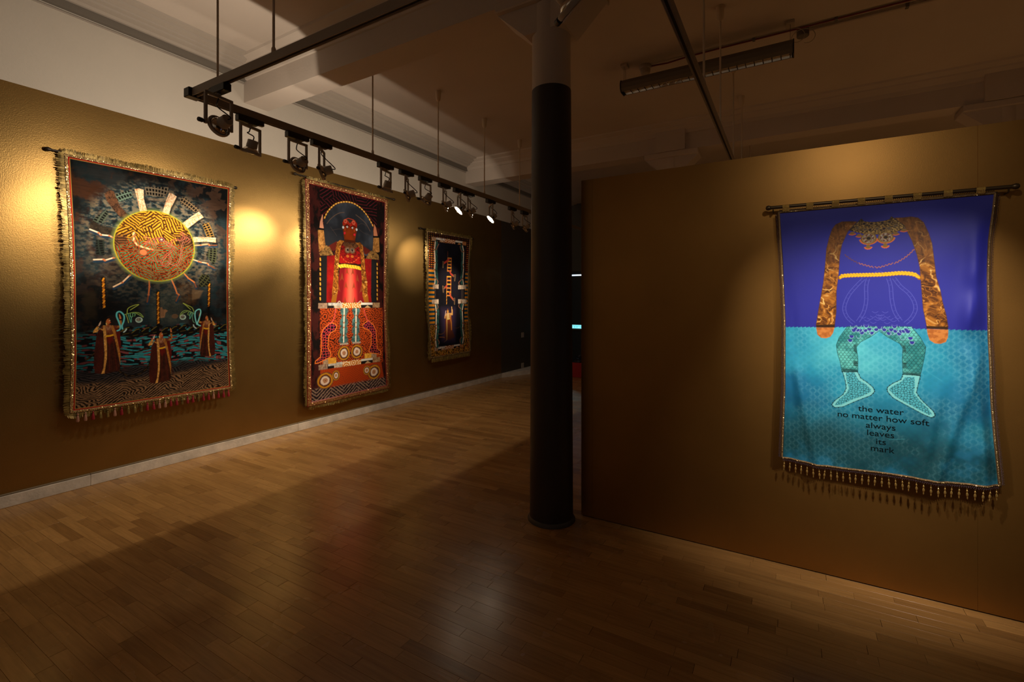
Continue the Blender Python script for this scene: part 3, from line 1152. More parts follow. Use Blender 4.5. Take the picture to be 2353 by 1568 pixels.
def gold_foil(sc, seed):
    def f(u, v):
        n = fbm(u / sc, v / sc, seed, 3) - .5
        x, y = u / sc + 1.6 * n, v / sc - 1.2 * n
        r = .30 + 1.1 * (fbm(x * 2.3, y * 2.3, seed + 7, 3) - .5)
        for k, wd, am in ((1.0, .030, .75), (1.9, .04, .6), (3.3, .05, .45)):
            r = np.maximum(r, am * np.exp(-((fbm(x * k + 3.7 * k, y * k, seed + 3 + int(k * 3), 2) - .5) / wd) ** 2) * (.6 + .8 * vnoise(x * 3, y * 3, seed + 9)))
        return ramp(np.clip(r, 0, 1), (0, (62, 30, 8)), (.3, (112, 62, 16)), (.6, (190, 120, 38)), (1, (255, 222, 140)))
    return f


def speckle(c0, c1, sc, seed):
    def f(u, v):
        n = .7 * fbm(u / sc, v / sc, seed, 5) + .3 * hash2(np.floor(u / 4), np.floor(v / 4), seed)
        return ramp(np.clip((n - .25) * 2, 0, 1), (0, c0), (1, c1))
    return f


# ================================================================== tapestry of the sun
def off1(s, t):
    return .045 + .012 * np.sin(3.1 * s + .5) * t + .022 * t ** 2 * (1 - .5 * s) + .006 * np.sin(7 * s) * t


cl1 = Cloth('L', q('1469,2703 1483,2390 1496,2087 1503,1744') + q('1504,1456 1506,1112 1495,655'),
            q('2739,2713 2730,2340 2728,1949') + q('2725,1582 2728,1095 2744,655'), off1)
t1 = thing('tapestry', 'large dark gold-fringed tapestry of a golden sun over three robed figures', 'tapestry', (WX + .05, 2.1, .66))


def figure(p, k, T):
    """robed woman with raised hands; T maps measured outline points (mm, first figure) to this one"""
    def P(pts):
        return [T(a) for a in pts]
    gold = speckle((168, 108, 44), (250, 190, 100), 9, 61)
    gold2 = speckle((130, 80, 30), (206, 138, 60), 9, 62)
    robe = speckle((44, 17, 12), (82, 32, 22), 60, 63)
    skirt = speckle((38, 15, 10), (74, 34, 22), 30, 64)
    p.poly(P(q('1689,1339 1671,1310 1648,1267 1642,1219 1633,1122 1625,1026 1633,938 1683,924 1695,1142')), robe)
    p.poly(P(q('1763,1326 1795,1304 1806,1274 1812,1182 1804,1082 1791,1133')), (92, 24, 20))
    p.poly(P(q('1713,1244 1755,1245 1773,1185 1791,1083 1807,966 1795,937 1747,933 1703,926 1675,935 1691,1093')), skirt)
    for a in range(6):
        p.stroke(P([(q('1719,1234')[0][0] + a * 12, q('1719,1234')[0][1]), (q('1703,948')[0][0] + a * 26, q('1703,948')[0][1])]), 5, (104, 36, 24) if a % 2 else (28, 11, 8), alpha=.5)
    p.poly(P(q('1715,1239 1754,1241 1757,1206 1735,1173 1715,1199')), (116, 24, 18), soft=22, alpha=.7)
    p.poly(P(q('1699,1334 1739,1337 1763,1316 1757,1245 1713,1241 1707,1309')), speckle((78, 36, 24), (132, 72, 44), 20, 65))
    p.poly(P(q('1664,1303 1687,1329 1695,1309 1689,1285')), (98, 48, 34))
    p.poly(P(q('1755,1332 1804,1328 1800,1312 1779,1305 1763,1313')), (112, 56, 34))
    p.poly(P(q('1687,1302 1665,1311 1652,1279 1623,1274 1626,1293 1652,1332 1664,1320 1650,1299 1671,1305 1689,1290')), gold)
    p.poly(P(q('1800,1375 1818,1374 1821,1334 1812,1309 1783,1312 1791,1327 1807,1332')), gold2)
    p.poly(P(q('1657,1331 1665,1355 1676,1373 1674,1347 1664,1330')), (236, 196, 170))
    p.poly(P(q('1804,1385 1800,1430 1808,1420 1815,1400 1816,1383')), (214, 128, 74))
    p.stroke(P(q('1802,1381 1817,1381')), 9, (18, 10, 8))
    p.poly(P(q('1689,1334 1706,1334 1710,1269 1715,1155 1713,1051 1696,929 1675,928 1691,979 1699,1092 1693,1240')), gold)
    p.poly(P(q('1733,1331 1757,1333 1773,1290 1791,1184 1807,1082 1806,991 1791,1083 1774,1185 1757,1276')), gold2)
    p.stroke(P(q('1713,1243 1735,1244 1755,1250')), 13, (240, 180, 34))
    p.disc(T(q('1725,1315')[0]), 30, 26, (150, 100, 70), alpha=.6)
    p.stroke(P(q('1713,1328 1723,1298 1737,1327')), 8, (172, 122, 90), smooth=True)
    p.poly(P(q('1711,1355 1729,1350 1733,1325 1709,1326')), (156, 82, 40))
    p.poly(P(q('1707,1368 1713,1387 1725,1395 1734,1388 1735,1379 1740,1374 1738,1367 1740,1356 1733,1347 1717,1348')), (196, 108, 52), smooth=False)
    p.poly(P(q('1731,1384 1735,1378 1740,1374 1735,1369 1729,1372')), (238, 190, 150))
    p.stroke(P(q('1727,1381 1734,1383')), 5, (20, 10, 8))
    p.stroke(P(q('1734,1356 1740,1357')), 6, (210, 70, 50))
    p.poly(P(q('1693,1368 1699,1395 1713,1406 1726,1402 1731,1392 1718,1387 1711,1373 1704,1349 1693,1346')), (16, 12, 11))
    p.stroke(P(q('1711,1353 1715,1338')), 7, (226, 196, 120))


def paint1(p, s, t):
    u, v = p.u, p.v
    n1, n2, n3 = fbm(u / 210, v / 260, 1, 7), fbm(u / 75 + 1.2 * fbm(u / 60, v / 60, 5), v / 90, 2, 6), fbm(u / 90 + 4, v / 130, 3, 6)
    c = ramp(sstep(.32, .68, n1), (0, (9, 10, 13)), (.5, (16, 21, 26)), (1, (36, 54, 62)))
    tr = sstep(.35, .9, s) * sstep(.55, .1, t)
    m = (sstep(.47, .56, n2) * (.25 + .75 * tr) * .75)[:, None]
    c = c * (1 - m) + lin((84, 60, 46)) * m
    lf = (sstep(.5, .05, s) * sstep(.50, .62, n3) * sstep(.62, .2, t) * .8)[:, None]
    c = c * (1 - lf) + lin((98, 54, 26)) * lf
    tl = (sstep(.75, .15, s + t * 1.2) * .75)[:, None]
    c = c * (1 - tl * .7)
    lines = (.8 + .4 * vnoise(u / 40, v / 5, 8))[:, None]
    c = c * lines * .72
    p.c[:] = c
    # shadowy frame shapes between the figures
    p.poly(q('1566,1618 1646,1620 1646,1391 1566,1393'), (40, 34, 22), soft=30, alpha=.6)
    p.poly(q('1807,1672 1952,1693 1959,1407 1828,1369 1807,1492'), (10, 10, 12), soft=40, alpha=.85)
    p.poly(q('2039,1619 2318,1651 2335,1324 2039,1345'), speckle((40, 56, 58), (86, 92, 84), 40, 12), soft=60, alpha=.6)
    p.poly(q('2270,1704 2453,1710 2402,1506 2286,1524'), speckle((26, 20, 14), (90, 58, 24), 20, 13), soft=40, alpha=.8)
    p.poly(q('2385,1653 2488,1646 2453,1571 2385,1552'), (112, 88, 62), soft=14, alpha=.8)
    p.poly(q('2110,1481 2129,1485 2136,1463 2159,1463 2176,1450 2156,1432 2148,1389 2113,1385'), (160, 116, 80), soft=6, alpha=.85)
    for a in ('1285,312 1292,400', '1300,308 1304,400', '1318,330 1315,400'):
        p.stroke(q('A2', a) if False else [tuple(x) for x in Q1[a]], 4, (98, 72, 54))
    p.disc(q('2235,1398')[0], 28, 22, (120, 90, 64), alpha=.7)
    # wheel round the sun
    C0 = q('2087,2045')[0]
    R = q('2403,2077')[0][0] - C0[0]
    r = np.hypot(u - C0[0], v - C0[1]) / R
    th = np.arctan2(v - C0[1], u - C0[0])
    ring = sstep(1.98, 1.55, r) * sstep(.96, 1.02, r) * (.25 + .75 * sstep(-.9, .5, np.sin(th + .2)))
    tex = ramp(sstep(.3, .7, fbm(u / 30, v / 18, 21, 6)), (0, (14, 24, 32)), (.5, (48, 70, 78)), (1, (120, 112, 96)))
    mm = (ring * .85)[:, None]
    p.c[:] = p.c * (1 - mm) + tex * mm
    for rr in (1.35, 1.52):
        arc = (np.exp(-((r - rr) / .035) ** 2) * (.5 + .5 * np.sin(th + .3)) * sstep(.35, .6, fbm(th * 6, r * 3, 22)))[:, None] * .5
        p.c[:] = p.c * (1 - arc) + lin((150, 128, 104)) * arc

    def lattice(col):
        def f(uu, vv):
            a = np.arctan2(vv - C0[1], uu - C0[0])
            rr = np.hypot(uu - C0[0], vv - C0[1])
            g = np.minimum(np.abs(((a * 21) % 1) - .5), np.abs(((rr / 34) % 1) - .5))
            return ramp(sstep(.10, .22, g), (0, col), (1, (7, 8, 9)))
        return f
    for pts, colr in ((Q1['win1'], (96, 120, 110)), (Q1['win2'], (120, 108, 92)), (Q1['win3'], (128, 108, 84)), (Q1['win4'], (150, 116, 60)),
                      (Q1['win5'], (76, 82, 60)), (Q1['win6'], (64, 66, 40)), (Q1['win7'], (74, 86, 76)), (Q1['win8'], (34, 44, 40))):
        p.poly(pts, lattice(colr), soft=8)
    p.poly(Q1['arm_dark'], speckle((30, 22, 18), (112, 74, 50), 22, 30), soft=8)
    p.poly(Q1['arm_dark2'], speckle((16, 14, 13), (60, 48, 36), 22, 31), soft=14, alpha=.9)
    bark = speckle((206, 140, 84), (255, 240, 212), 10, 33)
    for k_ in ('ray1', 'ray2', 'ray3', 'ray4'):
        P_ = Q1[k_]
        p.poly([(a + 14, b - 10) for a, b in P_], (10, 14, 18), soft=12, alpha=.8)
        p.poly(P_, bark)
        mid = [((P_[0][0] + P_[1][0]) / 2, (P_[0][1] + P_[1][1]) / 2), ((P_[-1][0] + P_[-2][0]) / 2, (P_[-1][1] + P_[-2][1]) / 2)]
        p.stroke(mid, 7, (140, 84, 44), alpha=.6)
    for k_, col in (('limb1', (246, 226, 206)), ('limb2', (240, 216, 190)), ('limb3', (232, 200, 164)), ('limb4', (228, 176, 136)), ('limb5', (232, 200, 170)),
                    ('limb6', (214, 128, 66)), ('limb7', (206, 122, 66)), ('limb8', (196, 112, 60))):
        P_ = Q1[k_]
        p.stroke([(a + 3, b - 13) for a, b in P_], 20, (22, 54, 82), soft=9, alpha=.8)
        p.stroke(P_, 12, (120, 70, 44))
        p.stroke([(a, b + 2) for a, b in P_[:-1]], 11, col)
        for a in P_[1:-1]:
            p.disc(a, 9, 7, (188, 110, 66))
    # the sun: yellow maze above, brown band, red and green maze below
    p.disc(C0, R * 1.06, R * 1.06, (140, 156, 92), soft=34, alpha=.5)
    p.disc(C0, R * 1.025, R * 1.025, (176, 172, 44), soft=9)

    def sun(uu, vv):
        x, y = (uu - C0[0]) / R, (vv - C0[1]) / R
        w = fbm(uu / 70, vv / 70, 41) - .5
        zz = maze(uu, vv, 82, 22, 42, .35)
        z2 = maze(uu, vv, 70, 20, 43, .35)
        bk = (sstep(.22, .34, fbm(uu / 16, vv / 16, 47, 2)))
        zz = zz * bk - (1 - bk)
        brk = fbm(uu / 13, vv / 13, 44, 2)
        yel = ramp(np.clip(zz * .6 + .5, 0, 1), (0, (58, 34, 8)), (.5, (150, 92, 16)), (1, (232, 172, 46)))
        brn = ramp(np.clip(zz * .6 + .5, 0, 1), (0, (44, 26, 16)), (1, (118, 76, 44)))
        red = ramp(np.clip(z2 * .6 + .5, 0, 1), (0, (44, 30, 14)), (.4, (88, 38, 14)), (1, (168, 66, 24)))
        grn = ramp(np.clip(-z2 * .9 + brk * 1.1 - .35, 0, 1), (0, (96, 70, 30)), (1, (96, 160, 108)))
        g = (sstep(.35, .8, -z2) * sstep(.35, .5, brk))[:, None]
        red = red * (1 - g) + grn * g
        hy = y + w * .25
        ky = sstep(.02, .14, hy)[:, None]
        c_ = red * (1 - ky) + yel * ky
        kb = (sstep(.28, .12, np.abs(hy - .18 - .12 * x)) * sstep(.45, .75, np.abs(x - .02) + w))[:, None]
        return c_ * (1 - kb) + brn * kb
    p.disc(C0, R, R, sun)
    for k_, w_, col in (('chain', 9, (236, 188, 130)), ('scroll1', 6, (178, 92, 74)), ('scroll2', 7, (168, 80, 70)), ('scroll3', 7, (164, 82, 72)), ('scroll4', 5, (176, 110, 96)), ('scroll5', 6, (170, 84, 72)), ('scroll6', 5, (150, 76, 66))):
        p.stroke(Q1[k_], w_, col, smooth=True)
        p.stroke([(a + 12, b - 9) for a, b in Q1[k_]], w_ * .6, (196, 128, 100), smooth=True, alpha=.7)
    ch = Q1['chain']
    p.rope(ch, 15, 22, [(250, 214, 160), (200, 130, 80)], smooth=True)
    e0 = Q1['eye'][0]
    p.disc(e0, 25, 22, (150, 80, 90))
    p.disc(e0, 17, 15, (60, 30, 24))
    p.disc(e0, 10, 9, (230, 190, 160))
    d0 = Q1['shell'][0]
    p.disc(d0, 44, 38, (120, 60, 36), r0=.8)
    p.disc((d0[0] + 10, d0[1]), 28, 26, (196, 120, 76))
    # sea: crest band, dashes of turquoise and wine, woven ground
    x_, y_ = u, v
    top = q('1501,1296')[0][1]
    low = q('1501,952')[0][1]
    bot = q('1495,845')[0][1]
    wv = fbm(u / 160, v / 60, 51, 3) - .5
    arcs = v + 22 * np.sin(u / 150 + 1) + 60 * wv
    row = np.floor(arcs / 17)
    ph = np.sin((arcs / 17 - row) * math.pi)
    brk = vnoise(u / 42 + row * 7.3, row * 3.1, 52)
    br2 = vnoise(u / 38 + row * 5.1, row * 1.7 + 4, 53)
    sea = np.zeros((u.size, 3)) + lin((14, 16, 20))
    a = (sstep(.36, .48, brk) * sstep(.25, .6, ph) * (row % 2 == 0))[:, None]
    sea = sea * (1 - a) + lin((50, 152, 168)) * a
    a = (sstep(.30, .42, br2) * sstep(.25, .6, ph) * (row % 2 == 1))[:, None]
    sea = sea * (1 - a) + lin((140, 72, 76)) * a
    a = (sstep(.62, .7, br2) * sstep(.25, .6, ph) * (row % 2 == 1))[:, None]
    sea = sea * (1 - a) + lin((60, 150, 160)) * a
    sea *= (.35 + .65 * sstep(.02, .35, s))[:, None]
    k1 = (sstep(top + 24, top - 30, v + 25 * np.sin(u / 47)) * sstep(low - 70, low + 40, v + 90 * wv))[:, None]
    p.c[:] = p.c * (1 - k1) + sea * k1
    mid = ramp(sstep(.3, .7, maze(u, v * 1.7, 90, 26, 54) * .5 + .5), (0, (12, 12, 14)), (1, (56, 50, 52)))
    k1 = (sstep(low + 50, low - 40, v + 90 * wv))[:, None]
    p.c[:] = p.c * (1 - k1) + mid * k1
    yy = v * 2.1
    chev = np.sin((np.abs(((u / 330 + .2 * wv) % 1) - .5) * 330 * (1 - 2 * (np.floor(u / 165) % 2) * 0) + yy * .72 + 90 * wv) * 2 * math.pi / 32)
    gr = ramp(sstep(-.2, .5, chev * .8 + 2.2 * (fbm(u / 26, v / 7, 55) - .45)), (0, (30, 22, 16)), (1, (140, 106, 76)))
    k1 = (sstep(bot + 40, bot - 20, v - 55 * sstep(.45, 1, s) + 60 * wv))[:, None]
    p.c[:] = p.c * (1 - k1) + gr * k1
    for i in range(13):
        b = Q1['crest']
        cx = b[0][0] + (b[1][0] - b[0][0]) * i / 12
        cy_ = b[0][1] + (b[1][1] - b[0][1]) * i / 12 + 10 * math.sin(i * 2.1)
        p.poly([(cx - 70, cy_ - 45), (cx - 30, cy_ - 5), (cx + 5, cy_ + 30), (cx + 38, cy_ + 34), (cx + 58, cy_ + 14), (cx + 40, cy_ - 2), (cx + 28, cy_ + 10), (cx + 18, cy_ - 8), (cx + 40, cy_ - 40), (cx + 10, cy_ - 60)], (13, 12, 11), smooth=False, soft=7)
        p.stroke([(cx - 34, cy_ - 12), (cx, cy_ + 16), (cx + 20, cy_ + 20)], 7, (120, 104, 40), alpha=.75)
        p.stroke([(cx - 24, cy_ - 38), (cx + 20, cy_ - 30)], 7, (96, 84, 36), alpha=.6)
    # ropes, loops, line-drawn hands, moons
    for k_ in ('rope1', 'rope2', 'rope3'):
        p.stroke(Q1[k_], 30, (10, 9, 8), soft=8)
        P_ = Q1[k_]
        p.rope([P_[0], P_[1]] if len(P_) == 2 else P_[:2], 17, 22, [(224, 146, 34), (150, 84, 16)])
    for k_ in ('drop1', 'drop2', 'drop3'):
        p.stroke(Q1[k_], 22, (9, 8, 8), soft=5)
    for k_ in ('vine1', 'vine2', 'vine3', 'vine4'):
        p.stroke(Q1[k_], 16, (22, 16, 12), smooth=True)
        p.rope(Q1[k_], 9, 26, [(70, 50, 26), (26, 18, 12)], smooth=True)
    F1 = q('1725,1372')[0]
    Fc, Fr = q('2118,1235')[0], q('2520,1380')[0]
    figure(p, 1, lambda a: a)
    figure(p, 1, lambda a: (a[0] - F1[0] + Fc[0], a[1] - F1[1] + Fc[1]))
    kx, kz = .80, .88
    figure(p, 1, lambda a: (-(a[0] - F1[0]) * kx + Fr[0], (a[1] - F1[1]) * kz + Fr[1]))
    for a, b in (('hand1', (176, 196, 84)), ('hand2', (150, 186, 96)), ('hand3', (96, 190, 168)), ('hand4', (120, 190, 140)), ('hand5', (176, 196, 84)), ('hand6', (150, 186, 96)), ('hand7', (150, 190, 110)), ('hand8', (96, 190, 168)), ('hand9', (170, 190, 100)), ('hand10', (120, 180, 150))):
        p.stroke(Q1[a], 5, b, smooth=True)
    p.stroke(Q1['loop1'], 11, (104, 214, 224), smooth=True)
    p.stroke(Q1['loop2'], 11, (132, 228, 232), smooth=True)
    p.stroke(Q1['tail1'], 10, (190, 220, 220), smooth=True)
    p.stroke(Q1['tail2'], 10, (190, 220, 220), smooth=True)
    for k_ in ('moon1', 'moon2'):
        m0 = Q1[k_][0]
        p.disc(m0, 27, 24, (150, 206, 196))
        p.disc((m0[0] - 3, m0[1] + 3), 19, 17, speckle((60, 60, 54), (150, 150, 136), 10, 70))
        p.disc(m0, 27, 24, (226, 232, 226), r0=.84, alpha=.8)
    # red binding and a gold thread inside it
    w, h = cl1.size()
    e = np.minimum(np.minimum(s, 1 - s) * w, np.minimum(t, 1 - t) * h)
    p.lay(np.arange(u.size), sstep(9, 8, e), (168, 14, 14))
    p.lay(np.arange(u.size), sstep(13, 12, e) * sstep(8, 9, e), (168, 128, 66))


Q1 = {
    '1285,312 1292,400': q('2117,1479 2123,1402'), '1300,308 1304,400': q('2129,1483 2132,1402'), '1318,330 1315,400': q('2142,1463 2140,1402'),
    'win1': q('1732,2431 1875,2516 1903,2489 1899,2455 1821,2407 1774,2406'), 'win2': q('1995,2571 2183,2606 2187,2549 2129,2507 2054,2501 2002,2500'),
    'win3': q('2282,2510 2318,2544 2453,2449 2444,2420 2402,2412 2286,2474'), 'win4': q('2479,2304 2545,2332 2596,2187 2523,2179'),
    'win5': q('2541,2067 2622,2085 2613,1960 2586,1901 2514,1999'), 'win6': q('2479,1810 2541,1803 2567,1691 2453,1680 2444,1761'),
    'win7': q('1640,2239 1722,2320 1735,2278 1696,2200 1621,2197'), 'win8': q('1646,2059 1703,2057 1703,1929 1646,1925'),
    'arm_dark': q('1706,2449 1737,2492 1770,2484 1812,2366 1889,2279 1850,2233 1770,2318 1719,2395'), 'arm_dark2': q('1600,2141 1613,2214 1683,2180 1812,2163 1798,2087 1692,2091'),
    'ray1': q('1919,2533 1953,2548 1988,2543 1988,2463 2017,2341 1961,2325 1938,2453'), 'ray2': q('2191,2556 2220,2553 2254,2532 2232,2477 2204,2416 2187,2344 2133,2357 2165,2477'),
    'ray3': q('2450,2424 2493,2373 2441,2332 2387,2279 2346,2241 2302,2286 2387,2370'), 'ray4': q('2607,2184 2610,2135 2509,2134 2402,2115 2394,2166 2509,2177'),
    'limb1': q('1608,2134 1665,2113 1679,2098 1737,2097 1756,2087 1812,2083'), 'limb2': q('1632,1884 1697,1892 1706,1884 1765,1911 1833,1930'),
    'limb3': q('1763,1661 1826,1702 1879,1765 1923,1806'), 'limb4': q('2404,2083 2466,2093 2540,2111 2546,2101 2617,2108'),
    'limb5': q('2390,1946 2447,1930 2466,1925 2528,1917 2540,1901 2594,1874'), 'limb6': q('2317,1803 2355,1760 2405,1726 2423,1679'),
    'limb7': q('2206,1746 2238,1667 2254,1614 2270,1601 2246,1542'), 'limb8': q('2026,1747 2028,1670 2021,1597 2010,1533'),
    'chain': q('1911,2147 1909,2100 1916,2065 1943,2038 1978,2027 2009,2018 2056,2014'), 'eye': q('2127,2110'), 'shell': q('1973,1979'),
    'scroll1': q('1983,2114 2009,2124 2022,2101 2009,2069 1988,2055 2009,2081 2035,2090 2056,2111 2082,2077 2061,2063 2035,2072'),
    'scroll2': q('2064,2112 2106,2123 2149,2103 2193,2077 2226,2055 2209,2022 2176,1988 2149,1955 2122,1909 2133,1873 2165,1882 2193,1927 2187,1970'),
    'scroll3': q('2154,2085 2187,2051 2209,2104 2248,2127 2288,2125 2311,2172 2300,2203 2282,2175'), 'scroll4': q('2311,2115 2294,2062 2288,1998 2282,1947 2265,1901 2232,1880 2198,1890 2176,1907'),
    'scroll5': q('2317,2128 2334,2162 2358,2140 2340,2112'), 'scroll6': q('1988,1953 2019,1932 2061,1914 2114,1921'),
    'crest': q('1774,1281 2687,1282'),
    'rope1': q('1693,1732 1698,1473'), 'rope2': q('2096,1620 2097,1325'), 'rope3': q('2545,1713 2539,1482'),
    'drop1': q('1698,1473 1702,1397'), 'drop2': q('2097,1325 2092,1239'), 'drop3': q('2539,1477 2537,1401'),
    'vine1': q('1576,1055 1610,1081 1644,1126 1675,1182'), 'vine2': q('1812,1117 1862,1102 1922,1089 2010,1120'), 'vine3': q('1795,937 1862,887 1922,885 1975,909 2019,961 2056,1026'), 'vine4': q('2218,1136 2292,1103 2364,1108 2437,1137'),
    'hand1': q('1858,1434 1865,1475 1903,1500 1945,1510 1910,1483 1882,1462'), 'hand2': q('1838,1422 1868,1432 1910,1441 1952,1432 1979,1396 1945,1420 1917,1437'),
    'hand3': q('1865,1430 1872,1400 1886,1354 1889,1392 1879,1421'), 'hand4': q('1882,1433 1882,1404 1899,1404 1899,1433 1917,1424 1913,1408'), 'hand9': q('1851,1422 1862,1384 1868,1351'),
    'hand5': q('2402,1441 2385,1478 2343,1502 2306,1522 2335,1497 2372,1460'), 'hand6': q('2402,1418 2368,1442 2327,1452 2294,1434 2278,1399 2310,1429 2343,1442'),
    'hand7': q('2360,1442 2347,1415 2364,1406 2376,1433'), 'hand8': q('2368,1433 2364,1369 2381,1405 2385,1433'), 'hand10': q('2398,1432 2389,1396 2393,1350 2406,1331'),
    'loop1': q('1812,1286 1816,1311 1800,1365 1783,1415 1787,1441 1804,1449 1824,1435 1837,1409 1833,1363 1820,1323 1824,1300') if False else q('1787,1285 1804,1294 1809,1319 1797,1365 1783,1410 1787,1441 1806,1449 1826,1432 1837,1404 1833,1363 1821,1328 1824,1299'),
    'loop2': q('2461,1299 2442,1308 2434,1325 2447,1365 2463,1422 2461,1454 2445,1461 2418,1443 2411,1406 2418,1354 2429,1314'),
    'tail1': q('1833,1271 1845,1282 1852,1297'), 'tail2': q('2397,1310 2405,1290 2421,1277'),
    'moon1': q('1946,1373'), 'moon2': q('2304,1387'),
}
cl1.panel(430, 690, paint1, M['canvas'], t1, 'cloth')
cl1.band('binding', 0, 21, .004, M['trim_brown'], t1)
cl1.sequins('sequin_trim', 2, 20, 7.5, .0055, .30, M['sequin'], t1)
cl1.fringe('fringe', 18, 47, 5.5, M['fringe'], t1, .010)
wdt = cl1.size()[0]
for i in range(26):
    k_ = (i + .5) / 26
    b = cl1.world(np.float64(k_), np.float64(1 + 30 / 2050), .010 + RNG.uniform(0, .006))
    mt = M[RNG.choice(['red_tassel', 'red_tassel', 'pink_tassel', 'fringe'])]
    tz = [(.0025, .004), (.006, 0), (.007, -.006), (.004, -.012), (.0075, -.020), (.0125, -.058), (.010, -.066), (.002, -.064)]
    hanging('tassel', b, tz, mt, t1, RNG.gauss(0, .06))


def plain_rod(parent, y0, y1, z, x, r=.009):
    R_ = MB()
    R_.lathe([(r, y0), (r, y1)], 12, Matrix.Translation((x, 0, z)) @ Matrix.Rotation(-math.pi / 2, 4, 'X'))
    rd = R_.build('rod', M['rod_dark'], parent, True)
    for yy, sg in ((y0, -1), (y1, 1)):
        MB().lathe([(r, -.002), (r * 1.7, .008), (r * 2.0, .022), (r * 1.5, .036), (r * .5, .042)], 12, Matrix.Translation((x, yy, z)) @ Matrix.Rotation(-sg * math.pi / 2, 4, 'X')).build('finial', M['rod_dark'], rd, True)
        MB().box((WX + .0072, yy - sg * .06 - .004, z - .012), (x, yy - sg * .06 + .004, z + .004)).build('wall_hook', M['rod_dark'], parent)


plain_rod(t1, 1.375, 2.79, 2.735, WX + .03)

# ================================================================== tapestry of the red figure
def off2(s, t):
    return .038 + .02 * t ** 2 + .006 * np.sin(6 * s + 1) * t + .006 * np.sin(2 * t * 3)


cl2 = Cloth('L', q('3691,2966 3708,1779') + q('3711,1109 3702,322'), q('4930,2960 4901,1943') + q('4901,1391 4941,337'), off2)
t2 = thing('tapestry', 'tall red tapestry of a two-faced figure on a wheeled cart, glittering border', 'tapestry', (WX + .04, 4.3, .28))


